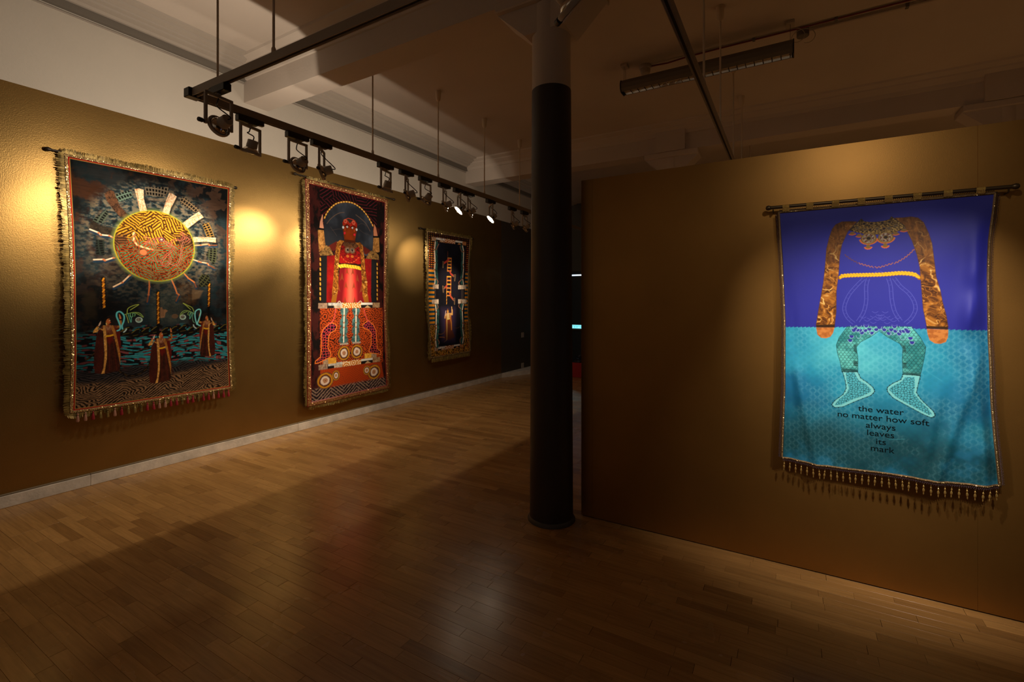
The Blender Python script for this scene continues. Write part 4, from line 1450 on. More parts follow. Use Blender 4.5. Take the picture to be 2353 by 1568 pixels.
def paint2(p, s, t):
    u, v = p.u, p.v
    mz = maze(u, v, 130, 42, 101)
    c = ramp(np.clip(mz * .7 + .15 + .3 * (fbm(u / 30, v / 30, 102) - .5), 0, 1), (0, (14, 9, 10)), (.6, (44, 14, 20)), (1, (112, 34, 48)))
    side = (sstep(.13, .11, s) + sstep(.87, .89, s))[:, None]
    sd = ramp(sstep(.4, .62, fbm(u / 60, v / 110, 103, 5)), (0, (18, 10, 11)), (1, (66, 24, 22)))
    c = c * (1 - side) + sd * side
    p.c[:] = c
    # lower damask panel
    def dam(uu, vv):
        f1, f2, cid = voro(uu / 120, vv / 120, 105, .7)
        g1, g2, _ = voro(uu / 34, vv / 34, 106)
        petal = sstep(.14, .40, np.abs(np.sin(f1 * 14 + 3 * fbm(uu / 30, vv / 30, 107))) * .5 + (g2 - g1) * .5 - .08)
        return ramp(petal, (0, (18, 10, 9)), (.55, (96, 36, 14)), (1, (186, 72, 24)))
    p.poly(Q2['lower'], dam)
    p.poly(Q2['under'], lambda a, b: ramp(sstep(-.3, .3, maze(a, b, 80, 24, 108) + .9), (0, (80, 44, 20)), (1, (176, 62, 18))))
    def rug(a, b):
        z = np.sin((np.abs(((a / 420) % 1) - .5) * 420 * .8 + b) * 2 * math.pi / 44)
        n = fbm(a / 20, b / 12, 109)
        return ramp(sstep(-.5, .6, z * .7 + 2.6 * (n - .45)), (0, (30, 22, 26)), (.6, (92, 66, 70)), (1, (146, 122, 106)))
    p.poly(Q2['ground'], rug, soft=30)
    # niche
    p.poly(Q2['niche'], lambda a, b: ramp(sstep(.3, .7, fbm(a / 300, b / 300, 110)), (0, (36, 40, 50)), (1, (70, 78, 94))), edge=None)
    p.poly(Q2['niche_low_l'], (26, 26, 30))
    p.poly(Q2['niche_low_r'], (26, 26, 30))
    for k_ in ('arc1', 'arc2'):
        p.stroke(Q2[k_], 9, (118, 96, 82), smooth=True, alpha=.8)
    for k_ in ('scr1', 'scr2', 'scr3', 'scr4'):
        p.stroke(Q2[k_], 4, (96, 82, 76), smooth=True, alpha=.6)
    A_ = np.array(chain(Q2['archbeads'], 10))
    L_ = np.concatenate([[0], np.cumsum(np.hypot(*np.diff(A_, axis=0).T))])
    p.stroke([tuple(a) for a in A_], 20, (22, 14, 12))
    for i in range(23):
        e = [(np.interp(L_[-1] * (i + f) / 23, L_, A_[:, 0]), np.interp(L_[-1] * (i + f) / 23, L_, A_[:, 1])) for f in (.18, .60)]
        p.stroke(e, 19, (236, 152, 30))
        p.stroke(e, 10, (255, 222, 120))
    for k_ in ('postl', 'postr'):
        P_ = Q2[k_]
        n = 9 if k_ == 'postl' else 9
        for i in range(n):
            f = i / (n - 1)
            cx, cz = P_[0][0] + (P_[1][0] - P_[0][0]) * f, P_[0][1] + (P_[1][1] - P_[0][1]) * f
            p.stroke([(cx, cz + 12), (cx + 3, cz - 12)], 19, (236, 160, 30))
            p.stroke([(cx - 2, cz + 9), (cx, cz - 7)], 8, (255, 214, 110))
    # cape, sleeves, hands
    p.poly(Q2['capel'], speckle((110, 10, 10), (168, 18, 16), 80, 111))
    p.poly(Q2['caper'], speckle((110, 10, 10), (160, 16, 16), 80, 112))
    p.poly(Q2['shl'], (92, 26, 18))
    p.poly(Q2['shr'], (92, 26, 18))
    lace = speckle((20, 14, 10), (186, 140, 78), 18, 113)
    p.poly(Q2['upl'], lace)
    p.poly(Q2['upr'], lace)
    fg = speckle((110, 66, 26), (220, 160, 88), 22, 114)
    p.poly(Q2['fol'], fg)
    p.poly(Q2['for'], fg)
    p.poly(Q2['handl'], (228, 160, 130))
    p.poly(Q2['handr'], (206, 132, 98))
    p.stroke(Q2['wl'], 22, (14, 10, 10))
    p.stroke(Q2['wr'], 22, (14, 10, 10))
    # skirt
    p.poly(Q2['panel_l'], (150, 92, 22))
    p.poly(Q2['panel_r'], (150, 92, 22))
    def sk(a, b):
        c0 = (Q2['skirt'][0][0] + Q2['skirt'][1][0]) / 2
        z0 = Q2['skirt'][0][1]
        x = (a - c0) / (190 + (z0 - b) * .16)
        f = np.cos(np.clip(x, -1.2, 1.2) * 3.0 * 1.6)
        return ramp(np.clip(.55 + .4 * f - .35 * np.abs(x) + .2 * (fbm(a / 30, b / 200, 115) - .5), 0, 1), (0, (120, 16, 24)), (.5, (206, 50, 50)), (1, (246, 112, 88)))
    p.poly(Q2['skirt'], sk)
    for a in Q2['motif']:
        p.poly([(a[0] - 30, a[1] - 52), (a[0] - 12, a[1] + 10), (a[0], a[1] + 58), (a[0] + 12, a[1] + 10), (a[0] + 30, a[1] - 52), (a[0], a[1] - 24)], (132, 62, 30), alpha=.85)
    p.poly(Q2['bodice'], lambda a, b: ramp(sstep(.3, .7, fbm(a / 16, b / 16, 116)) * .6 + .4 * sstep(Q2['bodice'][0][1], Q2['bodice'][4][1], b), (0, (44, 10, 8)), (1, (168, 14, 16))))
    p.poly(Q2['waist'], (34, 14, 12))
    p.poly(Q2['diaml'], (160, 14, 14))
    p.poly(Q2['diamr'], (160, 14, 14))
    p.rope(Q2['chain'], 14, 22, [(222, 96, 44), (160, 40, 24)], smooth=True)
    p.poly(Q2['collar'], speckle((50, 28, 16), (128, 84, 52), 20, 117))
    for a in Q2['med']:
        p.disc(a, 50, 46, (120, 76, 46))
        p.disc(a, 36, 33, speckle((70, 60, 60), (170, 150, 130), 14, 118))
        p.disc(a, 15, 14, (28, 16, 14))
        p.disc((a[0], a[1] - 82), 24, 18, (200, 110, 40))
    foil = gold_foil(62, 119)
    p.poly(Q2['stolel'], foil, smooth=False)
    p.poly(Q2['stoler'], foil, smooth=False)
    p.rope(Q2['belt'], 40, 22, [(255, 218, 70), (236, 176, 34)])
    # head with two profiles
    p.poly(Q2['neck'], (84, 36, 14))
    p.poly(Q2['head'], lambda a, b: ramp(sstep(.2, .8, fbm(a / 60, b / 90, 120)), (0, (112, 42, 8)), (1, (150, 58, 12))))
    p.poly(Q2['cap'], speckle((130, 16, 12), (190, 40, 20), 16, 121))
    p.poly(Q2['vee'], (58, 44, 40), edge=(8, (190, 70, 50)))
    for a in Q2['ros']:
        p.disc(a, 26, 27, (206, 120, 90))
        p.disc(a, 15, 15, (190, 40, 34))
    for k_ in ('browl', 'browr'):
        p.stroke(Q2[k_], 11, (34, 12, 8), smooth=True)
        p.stroke([(a, b - 14) for a, b in Q2[k_]], 9, (190, 44, 20), smooth=True)
    for a in Q2['eye']:
        p.disc(a, 20, 15, (30, 12, 10))
        p.disc(a, 14, 12, (236, 236, 240))
        p.disc((a[0] + 4, a[1]), 5, 6, (20, 20, 26))
    for a in Q2['ear']:
        p.disc(a, 16, 17, (220, 226, 236))
    for k_ in ('lipl', 'lipr'):
        p.poly(Q2[k_], (232, 34, 62))
    for a in Q2['nose']:
        p.disc(a, 8, 20, (196, 74, 22))
    # cart: stone boards, spindles, agate wheels, jointed legs
    def board(P_, seed):
        (a0, z0), (a1, z1), _, (b0, zb) = P_
        H_ = z0 - zb
        def W(x, y):
            return (a0 + (a1 - a0) * x, z0 + (z1 - z0) * x - H_ * y)
        def R_(x0, x1, y0, y1, col):
            p.poly([W(x0, y0), W(x1, y0), W(x1, y1), W(x0, y1)], col)
        R_(0, 1, 0, 1, (28, 24, 24))
        R_(0, .13, .05, 1, speckle((110, 86, 70), (190, 160, 140), 24, seed))
        R_(.14, .36, .0, .5, speckle((150, 150, 154), (236, 232, 228), 30, seed + 1))
        R_(.23, .38, .5, 1, speckle((120, 84, 60), (236, 220, 200), 30, seed + 2))
        def ag(a, b):
            f1, f2, _ = voro(a / 105, b / 105, seed + 3)
            z = np.sin(f1 * 24)
            return ramp(z * .5 + .5, (0, (190, 104, 20)), (.5, (230, 150, 50)), (1, (255, 240, 215)))
        R_(.36, .67, .0, 1, ag)
        R_(.67, .87, .0, .42, (230, 226, 222))
        p.poly([W(.73, 1), W(.78, .5), W(.84, 1)], (200, 164, 120))
        R_(.87, 1, .0, 1, speckle((120, 80, 50), (206, 170, 130), 26, seed + 5))
    def wheel(c0, rx, ry):
        def f(a, b):
            r_ = np.hypot((a - c0[0]) / rx, (b - c0[1]) / ry) + .10 * (fbm(a / 40, b / 40, 130) - .5) * 2
            return ramp(r_, (0, (120, 70, 40)), (.12, (206, 150, 110)), (.22, (150, 90, 60)), (.3, (230, 200, 180)), (.48, (226, 210, 200)), (.58, (110, 60, 46)), (.68, (70, 30, 24)), (.78, (206, 140, 30)), (.92, (190, 126, 30)), (1, (96, 70, 50)))
        p.disc(c0, rx, ry, f)
        p.disc(c0, rx, ry, (70, 62, 54), r0=.95)
    for (c0, e0) in (Q2['w1'], Q2['w2'], Q2['w3'], Q2['w4']):
        wheel(c0, abs(e0[0] - c0[0]), abs(e0[1] - c0[1]))
    board(Q2['board2'], 131)
    p.poly(Q2['blk1'], speckle((200, 130, 30), (250, 196, 80), 30, 140))
    p.poly(Q2['blk1b'], speckle((130, 100, 80), (200, 170, 140), 20, 141))
    p.poly(Q2['blk2'], speckle((200, 130, 30), (250, 196, 80), 30, 142))
    p.poly(Q2['blk2b'], speckle((130, 100, 80), (200, 170, 140), 20, 143))
    for (c0, e0) in (Q2['w5'], Q2['w6']):
        wheel(c0, abs(e0[0] - c0[0]), abs(e0[1] - c0[1]))
    for k_ in ('spl', 'spr'):
        P_ = Q2[k_]
        (xa, za), (xb, zb) = P_[0], P_[-1]
        for f, wd in ((.05, 70), (.12, 56), (.25, 40), (.36, 66), (.44, 70), (.52, 50), (.6, 66), (.68, 68), (.78, 44), (.88, 66), (.95, 80)):
            p.disc((xa + (xb - xa) * f, za + (zb - za) * f), wd * .95, 42, speckle((24, 34, 44), (92, 150, 152), 26, 144), soft=14)
        p.stroke(P_, 20, (235, 226, 214))
        for f in (.2, .42, .56, .8):
            p.disc((xa + (xb - xa) * f, za + (zb - za) * f), 14, 9, (190, 120, 70))
    p.poly(Q2['foot_l'], (176, 166, 156))
    p.poly(Q2['foot_r'], (176, 166, 156))
    board(Q2['board1'], 150)
    def leg(a, b):
        f1, f2, cid = voro(a / 40, b / 34, 155, .6)
        k = sstep(.16, .30, f2 - f1)
        zz = np.clip((Q2['legl'][0][1] - b) / 700, 0, 1)
        base = ramp(zz + .2 * (fbm(a / 60, b / 60, 156) - .5), (0, (190, 60, 90)), (.35, (206, 70, 50)), (.65, (170, 60, 70)), (1, (120, 50, 34)))
        return base * (1 - k[:, None]) + lin((26, 16, 26)) * k[:, None]
    for k_ in ('legl', 'legr'):
        p.poly(Q2[k_], leg, edge=(11, (246, 130, 50)))
    p.stroke(Q2['strl'], 13, (220, 84, 84), smooth=True)
    p.stroke(Q2['strr'], 13, (220, 84, 84), smooth=True)
    for k_ in ('hookl', 'hookr'):
        p.stroke(Q2[k_], 10, (220, 196, 176), smooth=True)


Q2 = {
    'lower': q('3838,1461 4885,1450 4885,678 4805,687 3838,689'), 'under': q('3838,730 4853,682 4901,426 4042,452 3838,452'),
    'ground': q('3691,476 4042,457 4917,460 4949,324 3702,312'),
    'niche': q('3896,2575 3929,2632 3966,2701 4029,2765 4093,2803 4225,2843 4334,2846 4446,2822 4548,2765 4637,2676 4705,2588 4705,2164 3896,2201'),
    'niche_low_l': q('3850,2104 3954,2123 3941,1612') + q('3941,1533 3850,1528'), 'niche_low_r': q('4667,2127 4774,2123 4774,1622') + q('4766,1528 4679,1528'),
    'arc1': q('3941,2519 3991,2579 4067,2644 4145,2688 4212,2703'), 'arc2': q('4404,2703 4489,2665 4577,2610 4652,2517'),
    'scr1': q('4016,2445 4119,2475 4185,2478'), 'scr2': q('4446,2524 4533,2479 4652,2460'), 'scr3': q('4432,2567 4504,2600 4592,2578'), 'scr4': q('3991,2484 4042,2438 4093,2381'),
    'archbeads': q('3904,2576 3941,2650 4004,2728 4093,2799 4225,2845 4348,2852 4446,2827 4533,2780 4607,2718 4667,2646 4712,2583'),
    'postl': q('3841,2062') + q('3841,1574'), 'postr': q('4777,2065') + q('4780,1580'),
    'capel': q('3941,2112 4067,2133 4061,1898 4016,1613') + q('4004,1528 3935,1528'), 'caper': q('4555,2129 4674,2127 4667,1621') + q('4682,1528 4614,1528'),
    'shl': q('3960,2239 4093,2317 4080,2198 4023,2182'), 'shr': q('4511,2307 4667,2242 4577,2182 4548,2197'),
    'upl': q('3826,2133 3929,2246 3985,2226 4039,2130 3844,2108'), 'upr': q('4577,2131 4637,2228 4712,2258 4805,2196 4813,2132'),
    'fol': q('3808,2423 3892,2434 3917,2245 3892,2190 3826,2153 3814,2296'), 'for': q('4712,2432 4813,2444 4824,2245 4774,2229 4697,2257'),
    'handl': q('3832,2452 3841,2525 3874,2623 3884,2614 3880,2531 3895,2450'), 'handr': q('4716,2456 4712,2525 4728,2626 4759,2578 4790,2465'),
    'wl': q('3802,2436 3892,2441'), 'wr': q('4712,2446 4802,2452'),
    'panel_l': q('4027,1643 4106,1644') + q('4080,1528 4004,1528'), 'panel_r': q('4511,1628 4614,1629') + q('4629,1528 4533,1528'),
    'skirt': q('4139,1972 4482,1983 4511,1809 4518,1619') + q('4555,1528 4080,1528') + q('4106,1687'),
    'motif': q('4255,1941 4351,1941 4174,1861 4429,1851 4238,1755 4369,1754 4117,1719 4497,1707') + q('4225,1555 4383,1556'),
    'bodice': q('4145,2301 4432,2321 4482,2259 4489,2051 4126,2036 4132,2171'), 'waist': q('4126,2036 4489,2045 4489,2000 4126,2009'),
    'diaml': q('4126,2063 4158,2130 4212,2058 4158,2033'), 'diamr': q('4482,2050 4446,2132 4383,2060 4432,2041'),
    'chain': q('4158,2124 4225,2070 4300,2052 4376,2076 4454,2138'),
    'collar': q('4212,2324 4306,2313 4397,2334 4461,2285 4390,2250 4279,2239 4185,2273'), 'med': q('4265,2218 4341,2220'),
    'stolel': q('4093,2301 4145,2336 4212,2330 4158,2270 4132,2138 4119,1955 4113,1708 4100,1614') + q('4100,1640 4055,1610 4016,1639') + q('4016,1642 4042,1897 4067,2165'),
    'stoler': q('4397,2328 4475,2342 4518,2307 4548,2129 4562,1982 4599,1812 4607,1620') + q('4607,1625 4562,1599 4521,1635') + q('4511,1696 4497,1978 4482,2168 4461,2268'),
    'belt': q('4130,1993 4212,2009 4293,2004 4390,2002 4487,1988'),
    'neck': q('4212,2362 4390,2378 4397,2323 4205,2318'), 'head': q('4182,2554 4198,2610 4279,2639 4390,2628 4425,2566 4415,2475 4397,2395 4383,2355 4212,2352 4198,2415 4188,2490'),
    'cap': q('4182,2565 4212,2607 4279,2637 4362,2635 4425,2589 4418,2543 4362,2552 4313,2528 4252,2558 4198,2534'), 'vee': q('4241,2622 4279,2638 4362,2629 4306,2566'),
    'ros': q('4229,2591 4366,2591'), 'browl': q('4218,2521 4259,2548 4293,2528'), 'browr': q('4313,2523 4355,2547 4393,2530'), 'eye': q('4259,2521 4346,2520'), 'ear': q('4193,2506 4415,2506'),
    'lipl': q('4202,2443 4225,2454 4233,2436 4218,2415 4204,2421'), 'lipr': q('4362,2441 4390,2452 4398,2431 4383,2416 4362,2424'), 'nose': q('4221,2483 4376,2487'),
    'board1': q('3814,1523 4829,1525 4824,1457 3814,1453'), 'board2': q('3814,759 4829,757 4829,684 3814,692'),
    'blk1': q('3954,826 4080,824 4083,749 3954,753'), 'blk1b': q('3880,813 3954,819 3956,753 3880,756'), 'blk2': q('4555,828 4674,822 4674,759 4555,759'), 'blk2b': q('4674,828 4766,825 4766,755 4674,759'),
    'w1': q('3910,552 4035,654'), 'w2': q('4074,594 4136,661'), 'w3': q('4720,556 4837,662'), 'w4': q('4592,596 4659,662'), 'w5': q('4206,866 4309,963'), 'w6': q('4421,868 4521,965'),
    'spl': q('4212,1444 4202,1013'), 'spr': q('4411,1442 4404,1004'), 'foot_l': q('4139,996 4279,998 4279,974 4139,977'), 'foot_r': q('4348,1000 4487,998 4487,975 4348,978'),
    'legl': q('4080,1245 4093,1213 4067,1171 3991,1138 3966,1093 3954,968 3997,880 3991,838 3892,807 3808,780 3766,781 3772,809 3844,853 3858,934 3858,1141 3892,1201 3966,1250 4016,1269'),
    'legr': q('4526,1227 4622,1281 4712,1214 4762,1136 4774,983 4782,877 4845,836 4845,786 4774,807 4652,830 4629,855 4670,944 4674,1094 4637,1142 4533,1182'),
    'strl': q('4074,1453 4061,1363 4029,1290 3966,1255'), 'strr': q('4540,1448 4570,1351 4607,1287 4652,1257'), 'hookl': q('4106,1522 4132,1544 4158,1522'), 'hookr': q('4446,1522 4482,1547 4511,1524'),
}
cl2.panel(290, 590, paint2, M['canvas'], t2, 'cloth')
cl2.band('binding', -2, 52, .0035, M['red_cord'], t2)
cl2.sequins('sequin_trim', 6, 46, 9.5, .005, .30, M['sequin_b'], t2)
cl2.fringe('fringe', 50, 44, 7, M['fringe'], t2, .010)
plain_rod(t2, 3.53, 5.10, 3.045, WX + .030, .010)

# ================================================================== small tapestry of the ladders
def off3(s, t):
    return .040 + .022 * t ** 2 * (1 - s) + .012 * np.sin(2.2 + 5 * t) * s + .008 * np.sin(9 * t) * (1 - s)


cl3 = Cloth('L', q('5863,2662 5869,2273 5874,1906') + q('5883,1484 5891,1115 5921,640'), q('7002,2672 6975,2201 6975,1870') + q('6967,1313 6988,981 7006,647'), off3)
t3 = thing('tapestry', 'small dark blue tapestry of ladders above one glowing figure, farthest on the wall', 'tapestry', (WX + .04, 6.5, .65))


def paint3(p, s, t):
    u, v = p.u, p.v
    def gridtex(dots):
        gx, gy = (u / 52) % 1 - .5, (v / 36) % 1 - .5
        d = np.hypot(gx, gy)
        col = ramp(hash2(np.floor(u / 52), np.floor(v / 36), 201), (0, (150, 34, 24)), (.5, (214, 96, 30)), (1, (236, 160, 60)))
        k = (sstep(.34, .22, d) * dots)[:, None]
        return lin((30, 18, 14)) * (1 - k) + col * k
    dots = sstep(.0, .12, t) * .8 + .15
    c = gridtex(dots)
    st = np.sin(v * 2 * math.pi / 70 + .6)
    stripe = ramp(sstep(-.12, .12, st), (0, (22, 66, 84)), (1, (226, 142, 34)))
    k1 = (sstep(.285, .30, t) * sstep(.75, .735, t))[:, None]
    c = c * (1 - k1) + stripe * k1
    kr = (sstep(.7, .72, s) * sstep(.42, .3, t))[:, None] * 0
    fl_ = ramp(sstep(.3, .7, fbm(u / 16, v / 16, 202, 3)), (0, (60, 40, 14)), (.7, (150, 108, 42)), (1, (196, 140, 56)))
    red = (sstep(.86, .93, vnoise(u / 22, v / 22, 203)))[:, None]
    fl_ = fl_ * (1 - red) + lin((170, 26, 22)) * red
    k1 = sstep(.735, .75, t)[:, None]
    p.c[:] = c * (1 - k1) + fl_ * k1
    def night(a, b):
        n = fbm(a / 160, b / 240, 204, 4)
        c0 = Q3['glow']
        g = np.exp(-(((a - c0[0][0]) / 190) ** 2)) * np.clip((c0[0][1] - b) / 900, 0, 1) * np.exp(-np.clip((c0[1][1] - b) / 500, 0, 9))
        return ramp(np.clip(n * .5 + g * .9, 0, 1), (0, (12, 12, 17)), (.45, (26, 25, 40)), (1, (92, 78, 140)))
    p.poly(Q3['inner'], night)
    # stone frame bars top and bottom
    for P_, seed in ((Q3['bar_t'], 210), (Q3['bar_b'], 220)):
        (a0, z0), (a1, z1), (b1, y1), (b0, y0) = P_
        def W(x, y):
            return ((a0 + (a1 - a0) * x) * (1 - y) + (b0 + (b1 - b0) * x) * y, (z0 + (z1 - z0) * x) * (1 - y) + (y0 + (y1 - y0) * x) * y)
        def R_(x0, x1, ya, yb, col):
            p.poly([W(x0, ya), W(x1, ya), W(x1, yb), W(x0, yb)], col)
        R_(0, 1, 0, 1, (16, 14, 16))
        R_(0, .11, 0, 1, speckle((110, 76, 56), (206, 170, 140), 24, seed))
        R_(.12, .36, .0, .55, speckle((150, 140, 140), (244, 236, 230), 36, seed + 1))
        R_(.22, .36, .5, 1, speckle((120, 70, 40), (230, 200, 170), 26, seed + 2))
        R_(.36, .66, 0, 1, lambda a, b: ramp(np.sin(voro(a / 90, b / 90, seed + 3)[0] * 20) * .5 + .5, (0, (110, 50, 20)), (.5, (196, 110, 50)), (1, (244, 224, 200))))
        R_(.66, .88, 0, .45, (226, 218, 212))
        p.poly([W(.73, 1), W(.78, .5), W(.85, 1)], (196, 130, 76))
        R_(.88, 1, 0, 1, speckle((120, 62, 30), (206, 140, 90), 26, seed + 5))
    # beaded posts at the sides
    for k_ in ('pl1', 'pr1', 'pl2', 'pr2'):
        P_ = Q3[k_]
        for i in range(len(P_) - 1):
            for f in (.15, .5, .85):
                cx = P_[i][0] + (P_[i + 1][0] - P_[i][0]) * f
                cz = P_[i][1] + (P_[i + 1][1] - P_[i][1]) * f
                sg_ = 1 if k_[1] == 'l' else -1
                p.disc((cx + sg_ * 34, cz), 38, 50, speckle((14, 20, 26), (60, 116, 116), 22, 230), soft=14)
        p.stroke(P_, 26, (238, 222, 206))
        for a in P_[1:-1]:
            p.disc(a, 20, 12, (170, 100, 60))
    for k_ in ('f1', 'f2', 'f3', 'f4', 'f5', 'f6', 'f7', 'f8'):
        p.stroke(Q3[k_], 17, (150, 100, 80), smooth=True)
    for k_ in ('b1', 'b2', 'b3', 'b4'):
        p.poly(Q3[k_], speckle((120, 84, 66), (246, 226, 206), 60, 240))
    p.poly(Q3['side_l'], (62, 54, 56))
    p.poly(Q3['side_r'], (62, 54, 56))
    # ladders with legs
    for k_, n in (('lad1', 5), ('lad2', 6)):
        (a0, z0), (a1, z1), (b1, y1), (b0, y0) = Q3[k_]
        p.stroke([(a0, z0), (b0, y0)], 17, (206, 110, 60))
        p.stroke([(a1, z1), (b1, y1)], 17, (196, 104, 54))
        for i in range(n):
            f = i / (n - 1)
            p.stroke([(a0 + (b0 - a0) * f, z0 + (y0 - z0) * f), (a1 + (b1 - a1) * f, z1 + (y1 - z1) * f)], 19, (244, 176, 60) if (i + (k_ == 'lad2')) % 2 else (224, 140, 60))
    p.stroke(Q3['fade'], 13, (120, 60, 44), alpha=.7)
    for k_, col in (('leg1', (190, 60, 50)), ('leg2', (180, 66, 54)), ('leg3', (176, 70, 54)), ('leg4', (190, 84, 60))):
        P_ = Q3[k_]
        p.stroke(P_[:3], 34, col)
        p.stroke(P_[2:], 30, (150, 120, 92))
        p.stroke(P_[2:], 16, (60, 44, 38))
    p.rope(Q3['rope'], 19, 26, [(226, 160, 66), (160, 96, 34)])
    # glowing robed figure
    p.poly(Q3['halo'], (90, 70, 120), soft=120, alpha=.35)
    p.poly(Q3['robe'], lambda a, b: ramp(np.clip((b - 800) / 700, 0, 1), (0, (52, 36, 38)), (.5, (104, 50, 34)), (1, (196, 84, 50))), soft=30)
    p.poly(Q3['top'], speckle((206, 130, 60), (255, 226, 170), 40, 250))
    p.poly(Q3['lite'], lambda a, b: ramp(np.clip((b - 780) / 700, 0, 1), (0, (130, 90, 40)), (1, (255, 206, 120))))
    p.stroke(Q3['stole2'], 26, (206, 130, 56))
    p.stroke(Q3['belt'], 20, (250, 214, 120))
    p.stroke(Q3['arm_r'], 34, (244, 186, 110))
    p.stroke(Q3['arm_r2'], 18, (250, 190, 120))
    p.stroke(Q3['arm_l'], 32, (226, 170, 110))
    p.stroke(Q3['arm_l2'], 18, (226, 190, 190))
    p.poly(Q3['face'], (238, 168, 84), smooth=True)
    p.poly(Q3['hair'], (150, 90, 44), smooth=True)
    p.stroke(Q3['trail'], 14, (150, 92, 56), smooth=True, alpha=.8)
    p.stroke(Q3['chainl'], 12, (104, 66, 40), smooth=True)
    p.stroke(Q3['chainr'], 10, (66, 46, 48), smooth=True)


Q3 = {
    'inner': q('6033,2519 6897,2557 6883,1647') + q('6883,1561 6828,786 6022,798 6033,1483'), 'glow': q('6382,936 6382,1559'),
    'bar_t': q('5955,2594 6904,2611 6897,2547 5959,2534'), 'bar_b': q('6005,792 6800,796 6793,739 6005,732'),
    'pl1': q('6045,2517 6022,2391 6039,2179 6028,2062 6051,1928 6039,1838'), 'pr1': q('6793,2526 6828,2436 6821,2199 6834,2142 6814,1954 6841,1853'),
    'pl2': q('6057,1483 6074,1370 6057,1152 6062,1107 6028,914 6045,811'), 'pr2': q('6834,1491 6800,1382 6814,1161 6800,1072 6821,916 6793,813'),
    'f1': q('6133,2493 6098,2443 6068,2395'), 'f2': q('6719,2514 6746,2452 6800,2417'), 'f3': q('6051,1928 6121,1878 6109,1840'), 'f4': q('6821,1954 6706,1885 6712,1844'),
    'f5': q('6103,1494 6127,1452 6086,1415'), 'f6': q('6712,1492 6699,1456 6759,1415'), 'f7': q('6092,917 6127,869 6115,847'), 'f8': q('6753,913 6712,867 6719,818'),
    'b1': q('5993,1821 6141,1826 6139,1754 5993,1758'), 'b2': q('6682,1831 6932,1839 6925,1769 6682,1759'), 'b3': q('5970,1573 6139,1580 6139,1504 5970,1510'), 'b4': q('6679,1583 6939,1584 6932,1511 6682,1508'),
    'side_l': q('6039,1751 6068,1752 6068,1637') + q('6062,1579 6039,1579'), 'side_r': q('6773,1761 6855,1763 6855,1646') + q('6852,1585 6770,1585'),
    'lad1': q('6372,2281 6471,2285 6471,2068 6370,2063'), 'lad2': q('6364,1965 6471,1970 6473,1642 6357,1646'),
    'fade': q('6372,2281 6372,2393'),
    'leg1': q('6407,2264 6339,2220 6259,2183 6247,2205 6249,2121'), 'leg2': q('6433,2062 6471,2017 6541,1985 6593,2000 6580,1912'),
    'leg3': q('6364,1818 6326,1785 6290,1769 6253,1795 6268,1707'), 'leg4': q('6433,1700 6471,1630 6548,1572 6580,1592 6574,1504'),
    'rope': q('6357,1699 6355,1497'),
    'halo': q('6211,1421 6587,1417 6561,861 6211,886'),
    'robe': q('6333,1342 6471,1332 6490,1244 6490,1071 6561,925 6407,888 6259,906 6290,1050 6308,1211'),
    'top': q('6339,1342 6389,1357 6471,1335 6458,1245 6357,1245'), 'lite': q('6339,1334 6364,1334 6357,1124 6339,892 6253,860 6326,893 6333,1125'),
    'stole2': q('6433,1317 6471,1182 6471,1064'), 'belt': q('6364,1244 6420,1248'),
    'arm_r': q('6458,1332 6503,1323 6503,1394'), 'arm_r2': q('6499,1394 6492,1449'), 'arm_l': q('6345,1326 6308,1304 6299,1270'), 'arm_l2': q('6308,1312 6326,1381'),
    'face': q('6357,1388 6382,1407 6405,1380 6395,1353 6364,1353'), 'hair': q('6364,1404 6382,1423 6397,1403 6370,1388'),
    'trail': q('6139,952 6235,946 6271,936'), 'chainl': q('6098,1011 6175,999 6247,1014 6296,1057'), 'chainr': q('6503,1110 6574,1083 6666,1083 6719,1108'),
}
cl3.panel(190, 335, paint3, M['canvas'], t3, 'cloth')
cl3.band('binding', -2, 20, .004, M['trim_brown'], t3)
cl3.sequins('sequin_trim', 0, 18, 12, .006, .30, M['sequin'], t3)
cl3.fringe('fringe', 18, 52, 8, M['fringe'], t3, .014, skip=('bottom',))
for i in range(30):
    k_ = (i + .5) / 30
    b = cl3.world(np.float64(k_), np.float64(1 + 24 / 2000), .006)
    hanging('bead_tassel', b, [(.005, .002), (.009, -.006), (.012, -.030), (.013, -.055), (.008, -.064)], M['fringe'], t3, RNG.gauss(0, .05), 6)
plain_rod(t3, 5.72, 7.10, 2.70, WX + .030, .010)

# ================================================================== blue and turquoise hanging on the partition
def off4(s, t):
    d = .040 + .022 * t
    d = d + .020 * np.exp(-((s - .92 - .02 * np.sin(t * 9)) / .038) ** 2) * sstep(.02, .3, t) * (1 + .5 * np.sin(t * 34) * sstep(.22, .36, t) * sstep(.62, .5, t))
    d = d - .022 * sstep(.94, 1, s) * sstep(.05, .3, t)
    d = d + .006 * np.sin(s * 9 + t * 3) * t
    d = d + .022 * np.exp(-((s - .07 - .34 * (t - .66)) / .034) ** 2) * sstep(.5, .75, t)
    d = d - .014 * np.exp(-((s - .04) / .035) ** 2) * sstep(.2, .5, t)
    d = d + .022 * np.exp(-((s - .93 + .48 * (t - .60)) / .034) ** 2) * sstep(.48, .72, t)
    d = d + .012 * np.exp(-((s - .80 + .3 * (t - .6)) / .03) ** 2) * sstep(.6, .8, t)
    d = d + .003 * np.sin(24 * (s * .5 + t)) * np.exp(-((s - 1) / .2) ** 2)
    return d


